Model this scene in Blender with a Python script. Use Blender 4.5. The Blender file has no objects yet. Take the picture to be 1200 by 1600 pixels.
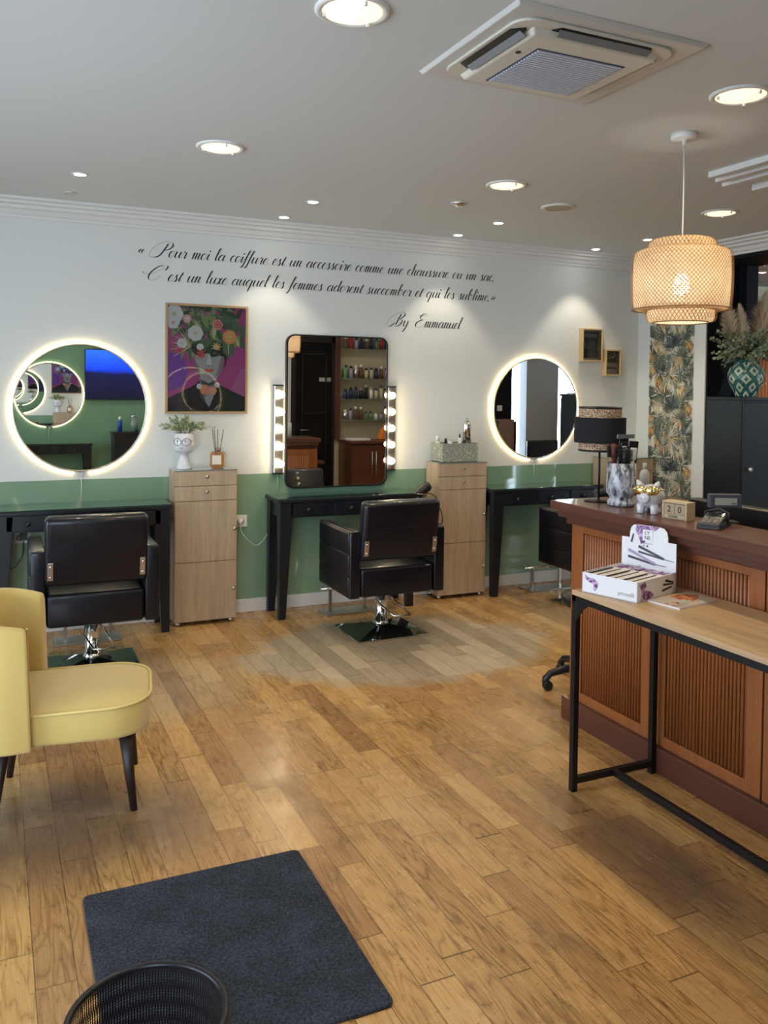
import bpy, bmesh, math, random
from mathutils import Vector, Matrix, noise
random.seed(7)
S = bpy.context.scene
COL = S.collection
PI = math.pi
R = math.radians

# ------------------------------------------------------------------ camera
cam_d = bpy.data.cameras.new('camera'); cam = bpy.data.objects.new('camera', cam_d); COL.objects.link(cam)
def cam_matrix(yaw, pitch, roll):
    f = Vector((math.sin(yaw)*math.cos(pitch), math.cos(yaw)*math.cos(pitch), -math.sin(pitch)))
    r = Vector((math.cos(yaw), -math.sin(yaw), 0)); d = f.cross(r)
    r2 = r*math.cos(roll) + d*math.sin(roll); d2 = -r*math.sin(roll) + d*math.cos(roll)
    m = Matrix((r2, -d2, -f)).transposed()
    return m.to_4x4()
cam.matrix_world = Matrix.Translation((0, 0, 1.55)) @ cam_matrix(R(24.7428), R(1.5829), R(-0.7097))
cam_d.sensor_fit = 'VERTICAL'; cam_d.sensor_height = 36; cam_d.sensor_width = 27
cam_d.lens = 1330.58/1600*36
cam_d.shift_y = -(800-642.56)/1600
cam_d.clip_start = 0.02
S.camera = cam
# ------------------------------------------------------------------ colour, exposure
S.view_settings.view_transform = 'Standard'; S.view_settings.look = 'None'
S.view_settings.gamma = 1; S.view_settings.use_curve_mapping = False
S.view_settings.exposure = 1.14
S.cycles.use_denoising = True
S.cycles.max_bounces = 10; S.cycles.diffuse_bounces = 5; S.cycles.glossy_bounces = 8; S.cycles.transmission_bounces = 8
S.cycles.sample_clamp_indirect = 6; S.cycles.caustics_reflective = False; S.cycles.caustics_refractive = False
# ------------------------------------------------------------------ sky
W = bpy.data.worlds.new('sky'); S.world = W; W.use_nodes = True
W.node_tree.nodes['Background'].inputs[0].default_value = (.72, .86, 1.0, 1)
W.node_tree.nodes['Background'].inputs[1].default_value = 2.2
# ------------------------------------------------------------------ lamps
DAY = (.66, .82, 1.0)
def area(name, loc, rot, sx, sy, power, color):
    l = bpy.data.lights.new(name, 'AREA'); l.shape = 'RECTANGLE'; l.size = sx; l.size_y = sy; l.energy = power; l.color = color
    o = bpy.data.objects.new(name, l); o.location = loc; o.rotation_euler = rot; COL.objects.link(o); return o
area('daylight_street', (-2.75, 2.4, 1.35), (0, R(-90), 0), 2.3, 4.4, 38, DAY)      # outside the left shop window, shining in (+X)
area('daylight_entrance', (-1.25, -.45, 1.35), (R(90), 0, 0), 2.3, 2.3, 28, DAY)    # outside the window behind the viewer's left
area('daylight_rear', (7.75, .85, 1.35), (R(90), 0, 0), 1.9, 2.3, 95, DAY)         # outside the right windows, shining in (+Y)
def spot(loc, power, color=(1, .9, .74), size=70, blend=.5, rad=.03):
    l = bpy.data.lights.new('spot_lamp', 'SPOT'); l.energy = power; l.color = color; l.spot_size = R(size); l.spot_blend = blend; l.shadow_soft_size = rad
    o = bpy.data.objects.new('spot_lamp', l); o.location = loc; COL.objects.link(o); return o
EMIT_BIG = 0.55; BIG_W = 21.0; EMIT_LED = 4.2; EMIT_BULB = 13.0; EMIT_SPOT = 20.0; SPOT_W = 8.5

# ------------------------------------------------------------------ material helpers
def newmat(name):
    m = bpy.data.materials.new(name); m.use_nodes = True; nt = m.node_tree
    return m, nt, nt.nodes['Principled BSDF']
def mat(name, color, rough=.5, metal=0, emit=None, estr=0, trans=0, ior=1.45, coat=0, sheen=0, alpha=1, spec=.5):
    m, nt, b = newmat(name)
    b.inputs['Base Color'].default_value = (*color, 1); b.inputs['Roughness'].default_value = rough
    b.inputs['Metallic'].default_value = metal; b.inputs['IOR'].default_value = ior
    b.inputs['Transmission Weight'].default_value = trans; b.inputs['Coat Weight'].default_value = coat
    b.inputs['Sheen Weight'].default_value = sheen; b.inputs['Alpha'].default_value = alpha
    b.inputs['Specular IOR Level'].default_value = spec
    if emit: b.inputs['Emission Color'].default_value = (*emit, 1); b.inputs['Emission Strength'].default_value = estr
    return m
class NT:
    def __init__(s, nt): s.nt = nt
    def n(s, typ, **kw):
        nd = s.nt.nodes.new(typ)
        for k, v in kw.items():
            if k.startswith('_'): setattr(nd, k[1:], v)
        return nd
    def link(s, a, b): s.nt.links.new(a, b)
    def val(s, sock, v):
        if hasattr(v, 'node'): s.link(v, sock)
        else: sock.default_value = v
    def math(s, op, a, b=0.0, c=0.0):
        nd = s.nt.nodes.new('ShaderNodeMath'); nd.operation = op
        s.val(nd.inputs[0], a); s.val(nd.inputs[1], b); s.val(nd.inputs[2], c); return nd.outputs[0]
    def mix(s, f, a, b):
        nd = s.nt.nodes.new('ShaderNodeMix'); nd.data_type = 'RGBA'
        s.val(nd.inputs[0], f)
        for i, v in ((6, a), (7, b)):
            if hasattr(v, 'node'): s.link(v, nd.inputs[i])
            else: nd.inputs[i].default_value = (*v, 1) if len(v) == 3 else v
        return nd.outputs[2]
    def noise(s, vec, scale, detail=3, rough=.5, dist=0):
        nd = s.nt.nodes.new('ShaderNodeTexNoise'); nd.inputs['Scale'].default_value = scale
        nd.inputs['Detail'].default_value = detail; nd.inputs['Roughness'].default_value = rough; nd.inputs['Distortion'].default_value = dist
        if vec is not None: s.link(vec, nd.inputs['Vector'])
        return nd.outputs[0]
    def vec(s, x, y, z):
        nd = s.nt.nodes.new('ShaderNodeCombineXYZ'); s.val(nd.inputs[0], x); s.val(nd.inputs[1], y); s.val(nd.inputs[2], z); return nd.outputs[0]
    def coord(s, kind='Object'):
        tc = s.nt.nodes.new('ShaderNodeTexCoord'); return tc.outputs[kind]
    def sep(s, v):
        nd = s.nt.nodes.new('ShaderNodeSeparateXYZ'); s.link(v, nd.inputs[0]); return nd.outputs
    def ramp(s, f, stops):
        nd = s.nt.nodes.new('ShaderNodeValToRGB'); s.link(f, nd.inputs[0]); e = nd.color_ramp.elements
        while len(e) < len(stops): e.new(.5)
        for i, (p, c) in enumerate(stops): e[i].position = p; e[i].color = (*c, 1)
        return nd.outputs[0]
    def maprange(s, v, a, b, c=0.0, d=1.0):
        nd = s.nt.nodes.new('ShaderNodeMapRange'); s.link(v, nd.inputs[0])
        for i, x in enumerate((a, b, c, d)): nd.inputs[i+1].default_value = x
        return nd.outputs[0]
    def bump(s, h, strength, dist, b):
        nd = s.nt.nodes.new('ShaderNodeBump'); nd.inputs['Strength'].default_value = strength; nd.inputs['Distance'].default_value = dist
        s.link(h, nd.inputs['Height']); s.link(nd.outputs[0], b.inputs['Normal'])

def wood_mat(name, c1, c2, axis='z', rough=.45, scale=1.0, coat=0, fine=.35):
    m, nt, b = newmat(name); g = NT(nt); p = g.sep(g.coord())
    st = {'x': (2, 30, 30), 'y': (30, 2, 30), 'z': (30, 30, 2)}[axis]
    v = g.vec(*[g.math('MULTIPLY', p[i], st[i]*scale) for i in range(3)])
    v2 = g.vec(*[g.math('MULTIPLY', p[i], st[i]*scale*5) for i in range(3)])
    f = g.math('ADD', g.math('MULTIPLY', g.noise(v, 1, 4, .6, .6), 1-fine), g.math('MULTIPLY', g.noise(v2, 1, 2), fine))
    col = g.ramp(f, [(.3, c1), (.7, c2)])
    g.link(col, b.inputs['Base Color']); b.inputs['Roughness'].default_value = rough; b.inputs['Coat Weight'].default_value = coat
    return m

M = {}
M['white'] = mat('white_paint', (.69, .70, .665), .6)
M['ceil'] = mat('ceiling_paint', (.62, .65, .655), .75)
M['moulding'] = mat('moulding_paint', (.70, .70, .68), .5)
M['green'] = mat('green_glossy_panel', (.215, .335, .225), .05, coat=.5)
M['greenmat'] = mat('green_wall_paint', (.15, .29, .19), .5)
M['darkwall'] = mat('black_paint', (.007, .007, .009), .6, spec=.15)
M['blackwood'] = mat('black_wood', (.009, .010, .014), .35)
M['leather'] = mat('black_leather', (.004, .0045, .009), .33, coat=.22, spec=.4)
M['chrome'] = mat('chrome', (.75, .75, .74), .08, 1)
M['steel'] = mat('brushed_steel', (.6, .58, .55), .28, 1)
M['mirror'] = mat('mirror_glass', (.93, .95, .94), .005, 1)
M['nickel'] = mat('brass_nickel', (.55, .48, .38), .3, 1)
M['blackmetal'] = mat('black_metal', (.01, .01, .012), .4, .3)
M['blackglass'] = mat('black_gloss', (.006, .008, .008), .03, coat=1)
M['plastic_w'] = mat('white_plastic', (.75, .75, .72), .35)
M['plastic_k'] = mat('black_plastic', (.012, .012, .014), .35)
M['ceramic'] = mat('white_ceramic', (.62, .62, .65), .12, coat=.6)
M['gold'] = mat('gold', (.95, .72, .30), .12, 1)
M['led'] = mat('led_strip', (1, .9, .6), .5, emit=(1, .76, .40), estr=EMIT_LED)
M['bulb'] = mat('globe_bulb', (1, .9, .7), .4, emit=(1, .80, .50), estr=EMIT_BULB)
M['biglens'] = mat('downlight_lens', (1, .9, .7), .4, emit=(1, .80, .55), estr=EMIT_BIG)
M['spotlens'] = mat('spot_lens', (1, .95, .85), .4, emit=(1, .93, .80), estr=EMIT_SPOT)
M['pbulb'] = mat('pendant_bulb', (1, 1, 1), .4, emit=(1, .93, .86), estr=26)
M['cabwood'] = wood_mat('oak_laminate', (.33, .235, .15), (.50, .375, .25), 'z', .5)
M['mahogany'] = wood_mat('mahogany', (.24, .070, .020), (.36, .125, .036), 'z', .38, .6, coat=.25)
M['mahogany_dark'] = wood_mat('dark_mahogany', (.085, .028, .018), (.12, .042, .027), 'y', .34, .6, coat=.3)
M['tabletop'] = wood_mat('oak_tabletop', (.34, .22, .12), (.60, .42, .25), 'y', .4, .6)
M['velvet'] = mat('yellow_velvet', (.60, .435, .135), .75, sheen=.35)
M['darkleg'] = mat('dark_wood_leg', (.016, .008, .007), .45)
M['paper'] = mat('white_card', (.80, .81, .86), .45)
M['glass_clear'] = mat('clear_glass', (1, 1, 1), .02, trans=1)
M['amber'] = mat('amber_glass', (.75, .34, .13), .08, trans=.75)
M['black_text'] = mat('black_lettering', (.01, .01, .01), .5)
M['leaf_pale'] = mat('pale_green_leaf', (.24, .30, .13), .55)
M['leaf_green'] = mat('eucalyptus_leaf', (.22, .27, .17), .6)
M['pampas'] = mat('pampas_grass', (.66, .54, .38), .85)
M['stem'] = mat('plant_stem', (.10, .08, .03), .7)
M['navy'] = mat('navy_black_lacquer', (.008, .0105, .014), .42, spec=.35)
M['blockwood'] = mat('light_block_wood', (.52, .40, .26), .55)
M['pinewood'] = mat('pine_box_frame', (.62, .44, .22), .5)
M['posterframe'] = mat('oak_poster_frame', (.40, .25, .12), .45)
M['grey_curtain'] = mat('grey_pillar_paint', (.42, .44, .44), .6)
M['grey_light'] = mat('light_grey_plastic', (.40, .40, .42), .4)

# acrylic: clear with gloss, lets light through
def make_acrylic():
    m, nt, b = newmat('window_pane_glass'); g = NT(nt)
    for x in list(nt.nodes):
        if x.type != 'OUTPUT_MATERIAL': nt.nodes.remove(x)
    out = [x for x in nt.nodes if x.type == 'OUTPUT_MATERIAL'][0]
    t = g.n('ShaderNodeBsdfTransparent'); gl = g.n('ShaderNodeBsdfGlossy'); gl.inputs['Roughness'].default_value = .02
    fr = g.n('ShaderNodeFresnel'); mx = g.n('ShaderNodeMixShader')
    g.link(fr.outputs[0], mx.inputs[0]); g.link(t.outputs[0], mx.inputs[1]); g.link(gl.outputs[0], mx.inputs[2]); g.link(mx.outputs[0], out.inputs[0])
    return m
M['pane'] = make_acrylic()

def make_floor():
    m, nt, b = newmat('oak_parquet'); g = NT(nt); p = g.sep(g.coord())
    PW, PL = .101, .62
    row = g.math('FLOOR', g.math('DIVIDE', p[0], PW))
    wn = g.n('ShaderNodeTexWhiteNoise', _noise_dimensions='1D'); g.link(row, wn.inputs['W'])
    yo = g.math('ADD', g.math('DIVIDE', p[1], PL), g.math('MULTIPLY', wn.outputs[0], 7.3))
    # gentle variation of plank length
    yo = g.math('ADD', yo, g.math('MULTIPLY', g.math('SINE', g.math('ADD', g.math('MULTIPLY', yo, 2.1), g.math('MULTIPLY', row, 3.7))), .22))
    idx = g.math('FLOOR', yo)
    wn2 = g.n('ShaderNodeTexWhiteNoise', _noise_dimensions='2D'); g.link(g.vec(row, idx, 0), wn2.inputs['Vector'])
    rnd = wn2.outputs[0]; rc = g.n('ShaderNodeSeparateColor'); g.link(wn2.outputs[1], rc.inputs[0])
    off = g.math('MULTIPLY', rnd, 37.0)
    gv = g.vec(g.math('ADD', g.math('MULTIPLY', p[0], 14), off), g.math('ADD', g.math('MULTIPLY', p[1], 1.6), off), off)
    rings = g.math('MULTIPLY', g.noise(gv, 1.0, 2, .5, .3), 34.0)
    ring = g.math('ABSOLUTE', g.math('SINE', rings))
    fv = g.vec(g.math('MULTIPLY', p[0], 240), g.math('MULTIPLY', p[1], 9), off)
    fine = g.noise(fv, 1.0, 3, .6)
    tone = g.math('ADD', g.math('ADD', g.math('MULTIPLY', rnd, .26), .04), g.math('ADD', g.math('MULTIPLY', g.math('POWER', ring, .5), .27), g.math('MULTIPLY', fine, .50)))
    col = g.ramp(tone, [(.26, (.12, .060, .020)), (.42, (.29, .15, .050)), (.62, (.48, .27, .095)), (.9, (.62, .39, .16))])
    # reddish / greyish individual boards
    col = g.mix(g.math('MULTIPLY', g.math('GREATER_THAN', rc.outputs[1], .72), .35), col, (.25, .115, .055))
    # dark stains and specks
    st = g.noise(g.vec(g.math('MULTIPLY', p[0], 3.2), g.math('MULTIPLY', p[1], 1.5), 0), 1.0, 5, .68, .5)
    col = g.mix(g.math('MULTIPLY', g.maprange(st, .56, .72), .55), col, (.075, .043, .026))
    sp = g.noise(g.coord(), 70, 2, .6)
    col = g.mix(g.math('MULTIPLY', g.maprange(sp, .64, .72), .5), col, (.06, .035, .02))
    # the worn, varnish-less grey patches around the styling chairs
    def patch(cx, cy, rx, ry, soft):
        d = g.math('SQRT', g.math('ADD', g.math('POWER', g.math('DIVIDE', g.math('SUBTRACT', p[0], cx), rx), 2), g.math('POWER', g.math('DIVIDE', g.math('SUBTRACT', p[1], cy), ry), 2)))
        d = g.math('ADD', d, g.math('MULTIPLY', g.math('SUBTRACT', g.noise(g.coord(), 2.6, 5, .65), .5), .9))
        return g.maprange(d, 1.0+soft, 1.0-soft)
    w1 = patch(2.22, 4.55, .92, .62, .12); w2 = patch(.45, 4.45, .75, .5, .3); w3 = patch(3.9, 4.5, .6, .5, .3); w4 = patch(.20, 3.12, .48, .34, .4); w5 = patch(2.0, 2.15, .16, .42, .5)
    grey = g.ramp(g.math('ADD', g.math('MULTIPLY', rnd, .28), g.math('MULTIPLY', fine, .75)), [(.2, (.15, .12, .085)), (.75, (.50, .41, .29))])
    wall_w = g.math('MAXIMUM', w1, g.math('MAXIMUM', g.math('MULTIPLY', w2, .55), g.math('MULTIPLY', w3, .5)))
    col = g.mix(g.math('MULTIPLY', wall_w, .88), col, grey)
    col = g.mix(g.math('MULTIPLY', g.math('MAXIMUM', w4, w5), .70), col, (.085, .062, .048))  # dark wear; the patch under the yellow armchair also paints in its shadow
    # joints
    fx = g.math('FRACT', g.math('DIVIDE', p[0], PW)); fy = g.math('FRACT', yo)
    jx = g.math('LESS_THAN', g.math('MINIMUM', fx, g.math('SUBTRACT', 1, fx)), .012)
    jy = g.math('LESS_THAN', g.math('MINIMUM', fy, g.math('SUBTRACT', 1, fy)), .0025)
    j = g.math('MAXIMUM', jx, jy)
    col = g.mix(g.math('MULTIPLY', j, .78), col, (.035, .02, .012))
    g.link(col, b.inputs['Base Color'])
    ro = g.math('ADD', g.maprange(g.noise(g.coord(), 6, 4, .6), .3, .7, .15, .30), g.math('MULTIPLY', wall_w, .20))
    g.link(g.math('ADD', ro, g.math('MULTIPLY', fine, .08)), b.inputs['Roughness'])
    g.bump(g.math('SUBTRACT', g.math('MULTIPLY', fine, .25), j), .25, .002, b)
    return m
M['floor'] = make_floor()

def make_mat_mat():
    m, nt, b = newmat('door_mat_pile'); g = NT(nt); c = g.coord()
    n1 = g.noise(c, 130, 4, .75); n2 = g.noise(c, 7, 3, .6)
    col = g.ramp(g.math('ADD', g.math('MULTIPLY', n1, .8), g.math('MULTIPLY', n2, .25)), [(.44, (.001, .002, .004)), (.66, (.045, .054, .085))])
    g.link(col, b.inputs['Base Color']); b.inputs['Roughness'].default_value = .95; g.bump(n1, .9, .006, b); return m
M['mat'] = make_mat_mat()
def make_marble(name, c1, c2, scale, dist):
    m, nt, b = newmat(name); g = NT(nt); p = g.sep(g.coord())
    v = g.vec(g.math('MULTIPLY', p[0], 1.6), g.math('MULTIPLY', p[1], 1.6), g.math('MULTIPLY', p[2], .55))
    n1 = g.noise(v, scale, 4, .6, dist)
    col = g.ramp(n1, [(.37, c2), (.50, tuple(x*.55 for x in c1)), (.58, c1), (1, c1)])
    g.link(col, b.inputs['Base Color']); b.inputs['Roughness'].default_value = .25; return m
M['marble'] = make_marble('marbled_grey_glass', (.50, .52, .58), (.03, .04, .06), 26, 1.2)
def make_texture_box():
    m, nt, b = newmat('crackle_pattern_board'); g = NT(nt)
    v = g.n('ShaderNodeTexVoronoi'); v.feature = 'DISTANCE_TO_EDGE'; v.inputs['Scale'].default_value = 55; g.link(g.coord(), v.inputs['Vector'])
    n = g.noise(g.coord(), 60, 4, .7)
    f = g.math('ADD', g.maprange(v.outputs[0], .0, .12), g.math('MULTIPLY', g.math('SUBTRACT', n, .5), .8))
    g.link(g.ramp(f, [(.25, (.46, .45, .38)), (.8, (.20, .21, .17))]), b.inputs['Base Color']); b.inputs['Roughness'].default_value = .6; return m
M['crackle'] = make_texture_box()
def make_weave(name, c1, c2, sc):
    m, nt, b = newmat(name); g = NT(nt); c = g.coord()
    n = g.noise(c, sc, 2, .6); g.link(g.ramp(n, [(.42, c1), (.58, c2)]), b.inputs['Base Color']); b.inputs['Roughness'].default_value = .8
    g.bump(n, .5, .002, b); return m
M['rattan'] = make_weave('rattan_weave', (.11, .06, .03), (.60, .42, .28), 190)
def make_bamboo(name, c):
    m, nt, b = newmat(name); g = NT(nt)
    n = g.noise(g.coord(), 60, 2); g.link(g.mix(n, c, tuple(x*.6 for x in c)), b.inputs['Base Color']); b.inputs['Roughness'].default_value = .55
    out = [x for x in nt.nodes if x.type == 'OUTPUT_MATERIAL'][0]
    t = g.n('ShaderNodeBsdfTranslucent'); t.inputs[0].default_value = (*c, 1); mx = g.n('ShaderNodeMixShader'); mx.inputs[0].default_value = .35
    g.link(b.outputs[0], mx.inputs[1]); g.link(t.outputs[0], mx.inputs[2]); g.link(mx.outputs[0], out.inputs[0]); return m
M['bamboo'] = make_bamboo('bamboo_strip', (.42, .24, .10))
M['bamboo_in'] = make_bamboo('pale_bamboo_lining', (.95, .80, .56))
def make_purple():
    m, nt, b = newmat('purple_smoke_print'); g = NT(nt)
    n = g.noise(g.coord(), 30, 4, .6, 2.0)
    g.link(g.ramp(n, [(.38, (.07, .01, .07)), (.5, (.26, .10, .33)), (.62, (.62, .52, .75))]), b.inputs['Base Color']); b.inputs['Roughness'].default_value = .4; return m
M['purple'] = make_purple()
def make_teal():
    m, nt, b = newmat('teal_glaze'); g = NT(nt)
    n = g.noise(g.coord(), 45, 3, .6); g.link(g.ramp(n, [(.35, (.008, .06, .06)), (.65, (.05, .22, .17))]), b.inputs['Base Color'])
    b.inputs['Roughness'].default_value = .3; return m
M['teal'] = make_teal()

# ------------------------------------------------------------------ mesh helpers
class MB:
    def __init__(s): s.v = []; s.f = []; s.mi = []; s.sm = []; s.cur = 0; s.s = False
    def _add(s, vs, fs, smooth=None):
        o = len(s.v); s.v += [tuple(v) for v in vs]
        for f in fs: s.f.append([i+o for i in f]); s.mi.append(s.cur); s.sm.append(s.s if smooth is None else smooth)
    def m(s, i): s.cur = i; return s
    def box(s, x0, x1, y0, y1, z0, z1):
        s._add([(x0, y0, z0), (x1, y0, z0), (x1, y1, z0), (x0, y1, z0), (x0, y0, z1), (x1, y0, z1), (x1, y1, z1), (x0, y1, z1)],
               [(0, 3, 2, 1), (4, 5, 6, 7), (0, 1, 5, 4), (1, 2, 6, 5), (2, 3, 7, 6), (3, 0, 4, 7)]); return s
    def xbox(s, mtx, x0, x1, y0, y1, z0, z1):
        vs = [(x0, y0, z0), (x1, y0, z0), (x1, y1, z0), (x0, y1, z0), (x0, y0, z1), (x1, y0, z1), (x1, y1, z1), (x0, y1, z1)]
        s._add([mtx @ Vector(v) for v in vs], [(0, 3, 2, 1), (4, 5, 6, 7), (0, 1, 5, 4), (1, 2, 6, 5), (2, 3, 7, 6), (3, 0, 4, 7)]); return s
    def frustum(s, a, b):  # a,b: (x0,x1,y0,y1,z)
        s._add([(a[0], a[2], a[4]), (a[1], a[2], a[4]), (a[1], a[3], a[4]), (a[0], a[3], a[4]), (b[0], b[2], b[4]), (b[1], b[2], b[4]), (b[1], b[3], b[4]), (b[0], b[3], b[4])],
               [(0, 3, 2, 1), (4, 5, 6, 7), (0, 1, 5, 4), (1, 2, 6, 5), (2, 3, 7, 6), (3, 0, 4, 7)]); return s
    def tube(s, pts, r, n=8, closed=False, caps=True):
        pts = [Vector(p) for p in pts]; N = len(pts); rs = r if isinstance(r, (list, tuple)) else [r]*N
        vs = []; prev = None
        for i, p in enumerate(pts):
            if closed: t = pts[(i+1) % N]-pts[i-1]
            else: t = pts[min(i+1, N-1)]-pts[max(i-1, 0)]
            t.normalize()
            if prev is None:
                a = Vector((0, 0, 1)) if abs(t.z) < .9 else Vector((1, 0, 0)); u = t.cross(a).normalized()
            else: u = (prev-t*prev.dot(t)).normalized()
            prev = u; w = t.cross(u)
            for k in range(n):
                an = 2*PI*k/n; vs.append(p+(u*math.cos(an)+w*math.sin(an))*rs[i])
        fs = []
        for i in range(N if closed else N-1):
            j = (i+1) % N
            for k in range(n):
                k2 = (k+1) % n; fs.append((i*n+k, i*n+k2, j*n+k2, j*n+k))
        if caps and not closed: fs.append(tuple(range(n))[::-1]); fs.append(tuple((N-1)*n+k for k in range(n)))
        s._add(vs, fs, True); return s
    def lathe(s, prof, c=(0, 0, 0), n=32, smooth=True, mtx=None, cap0=True, cap1=True):
        vs = []; L = len(prof)
        for r, z in prof:
            for k in range(n):
                a = 2*PI*k/n; v = Vector((r*math.cos(a), r*math.sin(a), z))
                if mtx is not None: v = mtx @ v
                vs.append(v+Vector(c))
        fs = [(i*n+k, i*n+(k+1) % n, (i+1)*n+(k+1) % n, (i+1)*n+k) for i in range(L-1) for k in range(n)]
        s._add(vs, fs, smooth)
        caps = []
        if cap0 and prof[0][0] > 1e-5: caps.append(tuple(range(n))[::-1])
        if cap1 and prof[-1][0] > 1e-5: caps.append(tuple((L-1)*n+k for k in range(n)))
        o = len(s.v)-len(vs)
        for f in caps: s.f.append([i+o for i in f]); s.mi.append(s.cur); s.sm.append(False)
        return s
    def prism(s, pts, d, org=(0, 0, 0), U=(1, 0, 0), V=(0, 0, 1), Nn=None):  # polygon in plane U,V extruded along N by d
        U, V = Vector(U), Vector(V); Nn = Vector(Nn) if Nn else U.cross(V)
        o = Vector(org); n = len(pts); a = [o+U*x+V*y for x, y in pts]; b = [p+Nn*d for p in a]
        fs = [tuple(range(n)), tuple(range(2*n-1, n-1, -1))]+[(i, i+n, (i+1) % n+n, (i+1) % n) for i in range(n)]
        s._add(a+b, fs); return s
    def flat(s, pts, org=(0, 0, 0), U=(1, 0, 0), V=(0, 0, 1)):
        U, V, o = Vector(U), Vector(V), Vector(org); s._add([o+U*x+V*y for x, y in pts], [tuple(range(len(pts)))]); return s
    def poly(s, pts): s._add(pts, [tuple(range(len(pts)))]); return s
    def sphere(s, c, r, n=16, m=10, sc=(1, 1, 1), mtx=None):
        vs = []; c = Vector(c)
        for i in range(m+1):
            t = PI*i/m
            for k in range(n):
                a = 2*PI*k/n; v = Vector((r*sc[0]*math.sin(t)*math.cos(a), r*sc[1]*math.sin(t)*math.sin(a), r*sc[2]*math.cos(t)))
                if mtx is not None: v = mtx @ v
                vs.append(c+v)
        s._add(vs, [(i*n+k, (i+1)*n+k, (i+1)*n+(k+1) % n, i*n+(k+1) % n) for i in range(m) for k in range(n)], True); return s
    def build(s, name, mats, parent=None, bevel=0, segs=2, smooth=None, loc=None, rotz=None, subsurf=0):
        me = bpy.data.meshes.new(name); me.from_pydata(s.v, [], s.f); me.update()
        bm = bmesh.new(); bm.from_mesh(me); bmesh.ops.remove_doubles(bm, verts=bm.verts, dist=1e-6) if subsurf else None
        bmesh.ops.recalc_face_normals(bm, faces=bm.faces) if smooth != 'keep' else None
        bm.to_mesh(me); bm.free()
        for x in (mats if isinstance(mats, (list, tuple)) else [mats]): me.materials.append(M[x] if isinstance(x, str) else x)
        if len(me.polygons) == len(s.mi):
            for p, i, q in zip(me.polygons, s.mi, s.sm): p.material_index = i; p.use_smooth = (q if smooth in (None, 'keep') else smooth)
        o = bpy.data.objects.new(name, me); COL.objects.link(o)
        if bevel:
            b = o.modifiers.new('bevel', 'BEVEL'); b.width = bevel; b.segments = segs; b.limit_method = 'ANGLE'; b.angle_limit = R(40); b.harden_normals = False
        if subsurf:
            q = o.modifiers.new('sub', 'SUBSURF'); q.levels = q.render_levels = subsurf
        if parent: o.parent = parent
        if loc: o.location = loc
        if rotz is not None: o.rotation_euler = (0, 0, rotz)
        return o
def tag(o, label, cat, group=None, kind=None):
    o['label'] = label; o['category'] = cat
    if group: o['group'] = group
    if kind: o['kind'] = kind
    return o
def thing(name, label, cat, loc=(0, 0, 0), rotz=0, group=None):
    o = bpy.data.objects.new(name, None); COL.objects.link(o); o.location = loc; o.rotation_euler = (0, 0, rotz); o.empty_display_size = .05
    return tag(o, label, cat, group)
def struct(o): o['kind'] = 'structure'; return o
def dup(root, loc, rotz, label):
    r = root.copy(); COL.objects.link(r); r.location = loc; r.rotation_euler = (0, 0, rotz); r['label'] = label
    for ch in list(root.children):
        c = ch.copy(); COL.objects.link(c); c.parent = r
        for gch in list(ch.children):
            d = gch.copy(); COL.objects.link(d); d.parent = c
    return r
def catmull(pts, k=6, closed=False):
    P = [Vector(p) for p in pts]; n = len(P); out = []
    rng = range(n) if closed else range(n-1)
    for i in rng:
        p0 = P[(i-1) % n] if closed else P[max(i-1, 0)]; p1 = P[i]; p2 = P[(i+1) % n]; p3 = P[(i+2) % n] if closed else P[min(i+2, n-1)]
        for j in range(k):
            t = j/k; out.append(.5*((2*p1)+(p2-p0)*t+(2*p0-5*p1+4*p2-p3)*t*t+(3*p1-p0-3*p2+p3)*t**3))
    if not closed: out.append(P[-1])
    return out
def rrect(x0, x1, y0, y1, r, k=6):
    pts = []
    for cx, cy, a0 in ((x1-r, y1-r, 0), (x0+r, y1-r, 90), (x0+r, y0+r, 180), (x1-r, y0+r, 270)):
        for i in range(k+1): a = R(a0+90*i/k); pts.append((cx+r*math.cos(a), cy+r*math.sin(a)))
    return pts
# text made from the built-in sans font, turned into a mesh lying in the plane (U,V)
def text_mesh(name, txt, size, org, U, V, m, parent, depth=.0006, align='LEFT', shear=0):
    c = bpy.data.curves.new(name, 'FONT'); c.body = txt; c.size = size; c.extrude = depth/2; c.align_x = align; c.shear = shear
    t = bpy.data.objects.new(name, c); COL.objects.link(t)
    me = bpy.data.meshes.new_from_object(t.evaluated_get(bpy.context.evaluated_depsgraph_get())) if False else None
    bpy.context.view_layer.update()
    me = bpy.data.meshes.new_from_object(t); bpy.data.objects.remove(t)
    U = Vector(U).normalized(); V = Vector(V).normalized(); N = U.cross(V); o = Vector(org)
    for v in me.vertices: v.co = o+U*v.co.x+V*v.co.y+N*(v.co.z+depth/2)
    me.materials.clear(); me.materials.append(M[m]); ob = bpy.data.objects.new(name, me); COL.objects.link(ob); ob.parent = parent
    return ob

# ================================================================== THE ROOM
WY = 5.674; CZ = 2.66; XL = -2.6; RX = 4.98
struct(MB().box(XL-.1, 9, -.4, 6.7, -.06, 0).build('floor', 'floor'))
struct(MB().box(XL-.1, 9, -.4, 6.7, CZ, CZ+.08).build('ceiling', 'ceil'))
b = MB(); b.box(XL-.1, 5.3, WY, WY+.1, .947, CZ).m(1).box(XL-.1, 5.3, WY, WY+.1, 0, .947); struct(b.build('wall_back', ['white', 'green']))
struct(MB().box(XL, RX, WY-.018, WY, 0, .088).build('baseboard_back', 'moulding', bevel=.003))
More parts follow.
